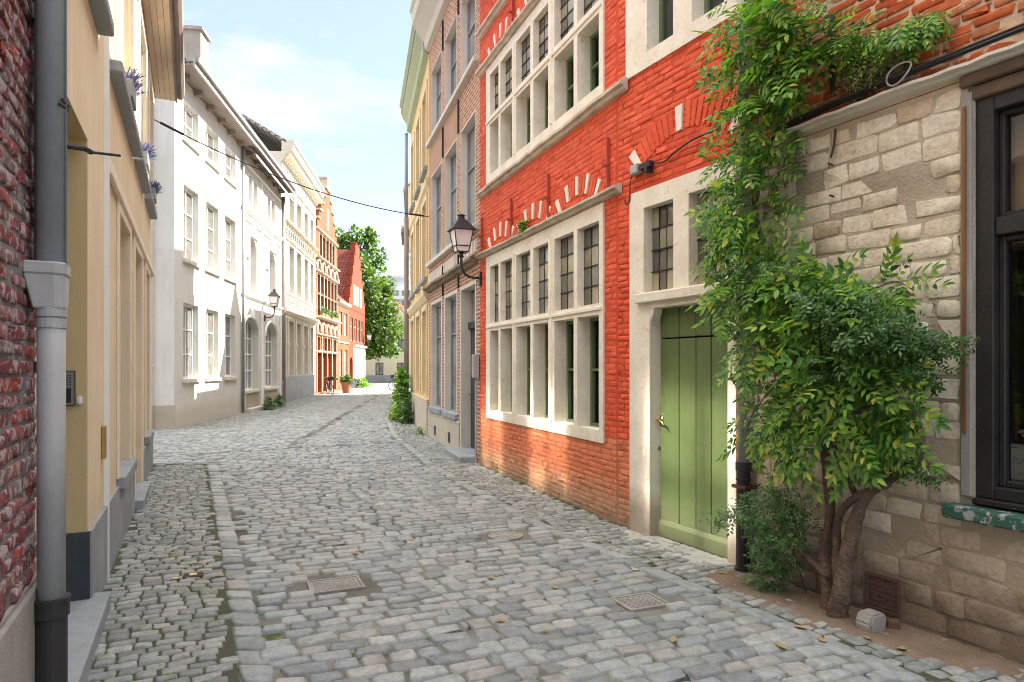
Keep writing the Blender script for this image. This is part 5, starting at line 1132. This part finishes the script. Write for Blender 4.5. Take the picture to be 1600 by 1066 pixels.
MB().box(-.055, .055, .012, .075, -.045, .045).box(-.05, .05, .075, .082, -.04, .04).build('box', 'box_grey', jb, bevel=.005)
MB().box(-.25, -.09, .03, .09, -.035, .02).box(-.22, -.18, .02, .10, -.085, -.03).tube([(-.055, .05, 0), (-.10, .06, .01)], .018, 6).tube([(-.13, .06, -.05), (-.16, .08, -.10)], .006, 5).build('connector_block', 'black_iron', jb, bevel=.006)
cable('electric_cable', 'thin cable looping from the grey junction box down to the drip moulding', [(jx+.05, .03, jz-.03), (jx+.10, .03, jz-.06), (jx+.12, .03, jz-.16), (jx+.12, .03, jz-.26), (jx+.17, .03, jz-.30), (jx+.19, .04, jz-.24)], .006, 4, FS.M)
cable('electric_cable', 'black cable running right from the junction box into the wisteria', [(jx-.24, .05, jz), (jx-.40, .04, jz-.03), (jx-.55, .04, jz+.02), (jx-.80, .04, jz+.06), (jx-1.1, .05, jz+.05)], .008, 4, FS.M)
L_ = [(.4, .09, 3.36), (1.5, .09, 3.355), (2.6, .10, 3.36), (FS.s(1243)-.3, .07, 3.35), (FS.s(1243)+.05, .05, 3.34)]
for lab, dy, dz, r in (('thick black cable lying along the stone ledge above the shop window', 0, 0, .013), ('thinner black cable running behind the thick one on the ledge', -.035, .012, .008), ('slack black cable sagging over the front of the stone ledge', .035, .004, .007)):
    cable('electric_cable', lab, [(x, y+dy, z+dz+.01*math.sin(x*5+dz*90)) for x, y, z in L_], r, 6, FS.M)
lx = FS.s(1420); tag(MB().tube([(lx+.14*math.cos(t)*.55-.02, .13+.01*math.sin(t*2), 3.37+.055*math.sin(t)-.02*math.cos(t)) for t in np.linspace(0, 2*math.pi, 17)], .006, 6).build('cable_loop', 'box_grey', None, FS.M, smooth=True), 'grey loop of spare cable hanging at the edge of the stone ledge', 'cable')
# ---- iron covers in the paving
rz = math.atan2(.415, 1)
def cover_rect(label, x, y, hx, hy, z=.011):
    t = thing('access_cover', label, 'manhole cover', at(x, y, 0, rz)); f = MB()
    f.box(-hx, hx, -hy, -hy+.02, -.01, z+.002).box(-hx, hx, hy-.02, hy, -.01, z+.002).box(-hx, -hx+.02, -hy+.02, hy-.02, -.01, z+.002).box(hx-.02, hx, -hy+.02, hy-.02, -.01, z+.002).build('rim', 'cast_iron', t)
    l = MB().box(-hx+.023, hx-.023, -hy+.023, hy-.023, -.01, z-.003); k = .022
    nx_, ny_ = int((2*hx-.07)/k), int((2*hy-.07)/k)
    for i in range(nx_):
        for j in range(ny_):
            a = -hx+.038+i*k; b = -hy+.038+j*k
            l.box(a, a+(.016 if (i+j) % 2 else .007), b, b+(.007 if (i+j) % 2 else .016), z-.004, z+.001)
    l.build('lid', 'cast_iron', t); return t
cover_rect('square iron cover with raised studs in the road left of the drain line', -1.29, 4.99, .19, .15)
cover_rect('small square iron cover with raised studs near the right kerb before the door', .87, 4.63, .16, .135)
rc = thing('manhole_cover', 'small round iron manhole cover in the road near the red house', 'manhole cover', at(-.06, 6.44))
MB().lathe([(.165, -.01), (.165, .012), (.145, .012), (.145, .004)], (0, 0, 0), 28).build('rim', 'cast_iron', rc)
lid = MB().lathe([(.142, -.01), (.142, .009), (.10, .011), (.02, .012)], (0, 0, 0), 28)
for i in range(10): t = i*math.pi/5; lid.tube([(.05*math.cos(t), .05*math.sin(t), .012), (.125*math.cos(t), .125*math.sin(t), .010)], .006, 5)
lid.build('lid', 'cast_iron', rc)
hc = thing('hydrant_cover', 'pair of little rusty valve covers set in the left pavement', 'valve cover', at(-2.46, 5.16, 0, rz))
MB().box(-.02, .11, -.05, .06, .0, .022).box(-.11, -.035, -.08, -.01, .0, .020).build('lid', 'rust', hc, bevel=.004); MB().box(.02, .07, -.015, .03, .021, .027).box(-.09, -.055, -.06, -.03, .019, .025).build('label_plate', 'ink_gold', hc)
# ---- things on the window, notice and flowers
nx0 = FS.s(1558, -.13); nt = thing('notice', 'printed certificate with blue border standing in the black window corner', 'notice', FS.M @ at(nx0-.20, -.128, .965))
MB().box(.0, .20, .0, .003, .0, .205).build('sheet', 'paper', nt)
bd = MB(); frame_ring(bd, .003, .197, .003, .202, .004, .0032, .0042); bd.build('border', 'ink_blue', nt)
tx = MB()
def line(x, z, w, h=.003): tx.box(.2-x-w, .2-x, .0032, .0040, z-h, z)
for k, (x, w) in enumerate(((.02, .05), (.02, .07), (.02, .11), (.02, .13), (.02, .09))):
    line(x, .150-k*.012, w*.45); line(x+w*.5, .150-k*.012, w*.3); line(x+w*.85, .150-k*.012, w*.3)
for k in range(2): line(.02+k*.09, .052, .07, .0015); line(.02+k*.09, .04, .04)
tx.build('print', 'ink', nt)
lg = MB().lathe([(.009, 0), (.009, .0008)], (0, 0, 0), 14).build('round_emblem', 'ink', nt, FS.M @ at(nx0-.20+.178, -.1245, .965+.187) @ Matrix.Rotation(R(-90), 4, 'X'))
hd = MB()
for i in range(9): hd.box(.155-i*.008, .160-i*.008, .0032, .004, .183-(i % 3)*.001, .190+(i % 2)*.002)
hd.build('heading', 'ink', nt); MB().box(.02, .075, .0032, .004, .182, .192).build('heading_tail', 'ink_gold', nt)
fl = thing('flower_bunch', 'bunch of white and yellow flowers lying on the window board above the certificate', 'flowers', FS.M @ at(nx0-.20, -.22, 1.10))
for nm_, mm, k in (('white_petals', 'petal_white', 46), ('yellow_petals', 'petal_yellow', 18)):
    pp = np.stack([RNG.uniform(-.25, .16, k), RNG.uniform(-.04, .06, k), RNG.uniform(.09, .16, k)], -1) if k > 20 else np.stack([RNG.uniform(-.10, .08, k), RNG.uniform(.0, .07, k), RNG.uniform(.09, .13, k)], -1)
    mb = MB()
    for p in pp:
        r_ = random.uniform(.012, .02); mb.lathe([(.003, 0), (r_, r_*.5), (r_*.8, r_*.9), (.002, r_*.7)], p, 7)
    mb.build(nm_, mm, fl)
MB().box(-.27, .18, -.06, .03, -.18, .09).build('basket', 'rust', fl, bevel=.02)
# ---- lavender on the first floor sills
def lavender(label, Y):
    t = thing('lavender_box', label, 'flower box', FL.M @ at(xl(Y), .05, 4.022), 'lavender boxes on the first floor sills')
    MB().prism([(-.20, .0), (.20, .0), (.22, .15), (-.22, .15)], -.07, .07, 'y').build('box', 'zinc', t, bevel=.006)
    n = 330; p = np.stack([RNG.uniform(-.24, .20, n), RNG.uniform(-.05, .06, n), np.full(n, .14)], -1)
    ax = np.stack([p[:, 0]*1.2+RNG.normal(0, .5, n), np.abs(RNG.normal(.55, .35, n)), RNG.uniform(.15, 1.1, n)], -1); V = np.array([(0, -.01, 0), (.55, -.012, 0), (1, 0, -.05), (.55, .012, 0), (0, .01, 0)]); V[:, 1] *= 1.6
    scatter('flowers', [(V, np.array([(0, 1, 3, 4)])), (V*np.array((1, 2.2, 1)), np.array([(1, 2, 3, 3)])[:, :3])][:1], p, ax, np.tile((0, .3, 1.), (n, 1)), RNG.uniform(.12, .27, n), 'lavender', t, t.matrix_basis.copy())
    return t
lavender('zinc box of lavender on the nearest first floor sill of the yellow house', 6.25); lavender('zinc box of lavender on the middle first floor sill of the yellow house', 8.3); lavender('zinc box of lavender on the farthest first floor sill of the yellow house', 9.95)
# ---- herb tuft growing on the drip moulding
x, y, z = F1.p(817, 372, .08); tf = thing('ledge_weed', 'small flowering weed rooted on the moulding above the large red house window', 'plant', F1.M @ at(x, .07, 3.42))
n = 120; scatter('leaves', [broad()], np.stack([RNG.uniform(-.13, .13, n), RNG.uniform(-.03, .05, n), RNG.uniform(-.02, .10, n)], -1), RNG.normal(0, 1, (n, 3))+np.array((0, .5, .2)), np.tile((0, .4, 1.), (n, 1)), RNG.uniform(.03, .065, n), 'wisteria_leaf', tf)
n = 14; scatter('petals', [broad()], np.stack([RNG.uniform(-.10, .10, n), RNG.uniform(.0, .07, n), RNG.uniform(.05, .13, n)], -1), RNG.normal(0, 1, (n, 3)), np.tile((0, 1, .4), (n, 1)), RNG.uniform(.02, .035, n), 'petal_yellow', tf)
# ---- plants at the foot of the walls
def bush(name, label, M, n, ext, size, m='wisteria_leaf', tmpl=None, cat='plant', stems=5, h=1.0):
    t = thing(name, label, cat, M); mb = MB()
    for k in range(stems): a = random.uniform(-ext[0], ext[0])*.8; b = random.uniform(0, ext[1]); mb.tube([(a*.4, b*.3, 0), (a*.8, b*.8, h*.5), (a, b, h*random.uniform(.75, 1))], [.012, .006], 6, 3)
    mb.build('stem', 'bark', t)
    P = []
    while len(P) < n:
        x, z = random.uniform(-1, 1), random.random(); wdt = (1-.75*z)
        if abs(x) < wdt: P.append((x*ext[0], random.uniform(0, ext[1])*(1-.5*z), .05+z*h))
    ax = np.stack([RNG.normal(0, .8, n), RNG.normal(.6, .5, n), RNG.normal(-.1, .4, n)], -1)
    scatter('leaves', tmpl or [broad()], P, ax, np.stack([RNG.normal(0, .3, n), RNG.normal(.4, .3, n), np.ones(n)], -1), RNG.uniform(.6, 1.2, n)*size, m, t, M.copy()); return t
bush('hollyhock', 'tall leafy hollyhock growing at the foot of the amber house by its drainpipe', F3.M @ at(L3-.5, .12, 0), 520, (1.0, .5), .17, 'wisteria_leaf', h=1.5, stems=7)
bush('hollyhock', 'shorter bushy plant at the near side of the tall hollyhock by the amber house', F3.M @ at(L3-1.9, .10, 0), 260, (.55, .35), .12, 'jasmine_leaf', h=.75)
bush('fern', 'low fern by the bare corner between the amber and narrow brick houses', F3.M @ at(.25, .10, 0), 60, (.25, .2), .09, 'wisteria_leaf', PIN, h=.18, stems=2)
bush('fern', 'low dark fern clump left of the pair growing at the ornate white house step', FB.M @ at(4.6, .35, .0), 190, (.6, .35), .16, 'jasmine_leaf', [broad()]+TW, h=.40)
bush('fern', 'low dark fern clump right of the pair growing at the ornate white house step', FB.M @ at(2.9, .35, .0), 220, (.8, .35), .17, 'jasmine_leaf', [broad()]+TW, h=.42)
bush('hedge_plant', 'low weeds at the dark base of the red gabled house', FF.M @ at(3.4, .2, .0), 260, (1.6, .6), .2, 'wisteria_leaf', h=.7)
fp = thing('flower_pot', 'terracotta pot with pale green plant beside the bicycle at the gabled houses', 'flower pot', at(-9.85, 40.6))
MB().lathe([(.20, 0), (.30, .58), (.33, .60), (.33, .68), (.28, .68), (.26, .60)], (0, 0, 0), 20).build('pot', 'terracotta', fp)
n = 160; scatter('leaves', [broad()], np.stack([RNG.normal(0, .22, n), RNG.normal(0, .22, n), RNG.uniform(.66, 1.05, n)], -1), RNG.normal(0, 1, (n, 3)), np.tile((0, 0, 1.), (n, 1)), RNG.uniform(.12, .24, n), 'jasmine_leaf', fp, at(-9.85, 40.6))
bl = FD.M
for k, (n_, a_) in enumerate((('flower box with small plants on the left of the stepped gable house ledge', LD*.72), ('flower box with small plants on the right of the stepped gable house ledge', LD*.28))):
    M_ = FD.M @ at(a_, .16, 4.51); t = thing('flower_box', n_, 'flower box', M_, 'flower boxes on the brick ledge'); MB().box(-1.1, 1.1, -.09, .09, 0, .18).build('box', 'terracotta', t)
    n = 120; scatter('leaves', [broad()], np.stack([RNG.uniform(-1.1, 1.1, n), RNG.uniform(-.1, .12, n), RNG.uniform(.16, .5, n)], -1), RNG.normal(0, 1, (n, 3)), np.tile((0, .4, 1.), (n, 1)), RNG.uniform(.10, .20, n), 'jasmine_leaf', t, M_)
# ---- bicycles
def bicycle(label, M):
    t = thing('bicycle', label, 'bicycle', M, 'parked bicycles')
    for x in (-.52, .52):
        w = MB().tube([(x+.33*math.cos(a), 0, .34+.33*math.sin(a)) for a in np.linspace(0, 2*math.pi, 29)], .022, 7).build('wheel', 'rubber', t)
        s_ = MB()
        for k in range(14): a = k*math.pi/7; s_.tube([(x, .02*(-1)**k, .34), (x+.31*math.cos(a), 0, .34+.31*math.sin(a))], .003, 4)
        s_.tube([(x, -.05, .34), (x, .05, .34)], .02, 8).build('spokes', 'steel', w)
    MB().tube([(-.52, 0, .34), (-.08, 0, .32), (.36, 0, .72)], .018, 8).tube([(-.52, 0, .34), (-.22, 0, .80), (.34, 0, .80)], .015, 8).tube([(-.08, 0, .32), (-.25, 0, .90)], .016, 8).tube([(.52, 0, .34), (.36, 0, .72), (.31, 0, .98)], .017, 8).build('frame', 'black_iron', t, smooth=True)
    MB().tube([(.18, -.28, 1.02), (.30, -.2, 1.04), (.31, 0, 1.0), (.30, .2, 1.04), (.18, .28, 1.02)], .013, 8, 3).build('handlebar', 'steel', t, smooth=True)
    MB().prism([(-.40, -.08), (-.36, -.10), (-.12, -.02), (-.12, .02), (-.36, .10), (-.40, .08)], .90, .96, 'z').build('saddle', 'rubber', t, bevel=.015, seg=2)
    MB().tube([(-.08, -.10, .32), (-.08, .10, .32)], .012, 6).box(-.12, -.04, -.17, -.09, .18, .20).box(-.12, -.04, .09, .17, .44, .46).build('pedal', 'steel', t)
    MB().box(.42, .66, -.15, .15, .82, 1.05).build('basket', 'black_iron', t); return t
bk = bicycle('bicycle with a front basket leaning by the orange doors of the stepped gable house', at(-10.35, 38.9, 0, R(-62)) @ Matrix.Rotation(R(8), 4, 'X'))
copy_thing(bk, at(-7.35, 45.2, 0, R(172)), 'far bicycle parked on the right of the street beyond the hollyhock')
# ---- big tree behind the red gabled house
TX, TY = -13.9, 61.0
tr = thing('street_tree', 'large leafy green tree rising behind the red gabled house', 'tree', at(TX, TY))
MB().tube([(0, 0, -.2), (.05, 0, 2.2), (.2, .1, 4.0), (.6, 0, 5.6), (1.0, 0, 7.5)], [.36, .28, .22, .13, .04], 12, 4, .05).build('trunk', 'bark', tr, smooth=True)
br = MB(); cl_ = []
for u, v, r_ in ((545, 385, .95), (575, 378, .95), (530, 372, .8), (560, 410, 1.3), (590, 405, .95), (575, 440, 1.4), (545, 440, 1.5), (598, 447, .9), (585, 475, 1.3), (604, 482, .95), (570, 500, 1.4), (592, 512, 1.25), (612, 510, .95), (600, 540, 1.0), (582, 545, .9), (618, 520, .6), (575, 530, .9), (612, 548, .6), (560, 470, 1.6), (577, 365, .5), (605, 455, .6), (556, 365, .6)):
    Yc = TY+random.uniform(-1.8, 1.8); c = np.array(((u-CU)/FPX*Yc-TX, Yc-TY, CAMZ+(CV-v)/FPX*Yc)); cl_.append((c, r_)); br.tube([(0, 0, max(2.2, c[2]-2.2)), (c[0]*.5, c[1]*.5, c[2]-.7), tuple(c)], [.09, .05, .02], 6, 3)
br.build('limb', 'bark', tr, smooth=True)
P = []; AX = []
for c, r_ in cl_:
    n = int(300*r_**1.7)
    for k in range(n):
        d = RNG.normal(0, 1, 3); d /= np.linalg.norm(d); rr_1 = r_*(random.random()**.45)*(1+.25*math.sin(5*d[0]+3*d[2]+c[0])); P.append(c+d*rr_1); AX.append(d+RNG.normal(0, .6, 3)+np.array((0, 0, -.3)))
n = len(P); scatter('crown', [broad()], P, AX, np.stack([RNG.normal(0, .6, n), RNG.normal(-.2, .6, n), np.ones(n)], -1), RNG.uniform(.22, .42, n), 'tree_leaf', tr, at(TX, TY))
# ---- loose stone, fallen leaves, weeds
ls = MB().prism([(-.07, 0), (.06, -.01), (.075, .09), (.05, .12), (-.05, .115), (-.075, .06)], -.05, .06, 'y').build('loose_stone', 'concrete', None, at(2.16, 4.10, .01, R(25)), bevel=.012, seg=2); tag(ls, 'squarish loose paving stone lying against the wall near the wisteria trunk', 'stone')
ls2 = MB().prism([(-.04, 0), (.04, 0), (.03, .07), (-.03, .06)], -.03, .03, 'y').build('loose_brick', 'brown_clay', None, at(2.30, 4.12, .01, R(-20)), bevel=.008); tag(ls2, 'small broken brick beside the loose paving stone', 'brick')
lf = MB(); lf.add([(0, 0, 0), (.03, -.028, .012), (.07, -.018, .004), (.10, 0, .016), (.07, .022, .010), (.03, .03, .006)], [(0, 1, 2, 3), (0, 3, 4, 5)])
l0 = None
LV = [(1300, 855), (1180, 925), (980, 870), (940, 850), (905, 905), (870, 925), (930, 910), (1050, 1010), (790, 975), (760, 905), (725, 880), (690, 800), (1240, 985), (1290, 1010), (1350, 1000), (1230, 1020), (420, 760), (350, 905), (120, 1035), (300, 885), (560, 870), (1120, 900), (1390, 1000), (1420, 1020), (860, 990), (640, 850)]
for u, v in LV:
    Yv = CAMZ*FPX/(v-CV); M_ = at((u-CU)/FPX*Yv, Yv, .022, random.uniform(0, 6.3)) @ Matrix.Scale(random.uniform(.5, .95), 4)
    if l0 is None: l0 = lf.build('fallen_leaf', 'fallen_brown', None, M_); o = l0
    else: o = l0.copy(); COL.objects.link(o); o.matrix_basis = M_
    tag(o, 'small dry brown leaf fallen on the paving stones', 'leaf', 'fallen leaves on the paving')
P = []
def tuft(x, y, k, s): P.extend([(x+random.gauss(0, s), y+random.gauss(0, s), .0) for _ in range(k)])
for k in range(46): Y = random.uniform(4, 15); tuft(float(wallR(Y))-.05-random.random()*.06, Y, 10, .03)
for k in range(50): Y = random.uniform(3, 11); tuft(float(wallL(Y))+random.uniform(.06, .9), Y, 5, .02)
for k in range(60): Y = random.uniform(3.4, 9); tuft(float(kerbR(Y))+random.uniform(.05, .7), Y, 4, .02)
for Y, d_ in ((9.2, .12), (7.2, .1), (6.0, .15), (5.35, .1), (7.0, .25)): tuft(float(wallR(Y))-d_, Y, 50, .045)
tuft(-3.6, 7.6, 40, .05); tuft(-1.9, 3.3, 20, .03); tuft(-4.9, 10.9, 60, .12)
n = len(P); V = np.array([(0, -.06, 0), (.5, -.05, .02), (1, 0, -.1), (.5, .05, .02), (0, .06, 0)])
tag(scatter('weeds', [(V, np.array([(0, 1, 3, 4)])), (broad())][:1], P, np.stack([RNG.normal(0, .6, n), RNG.normal(0, .6, n), np.ones(n)], -1), RNG.normal(0, 1, (n, 3)), RNG.uniform(.02, .06, n), 'wisteria_leaf'), 'short grass and moss growing between the paving stones', 'grass', kind='stuff')
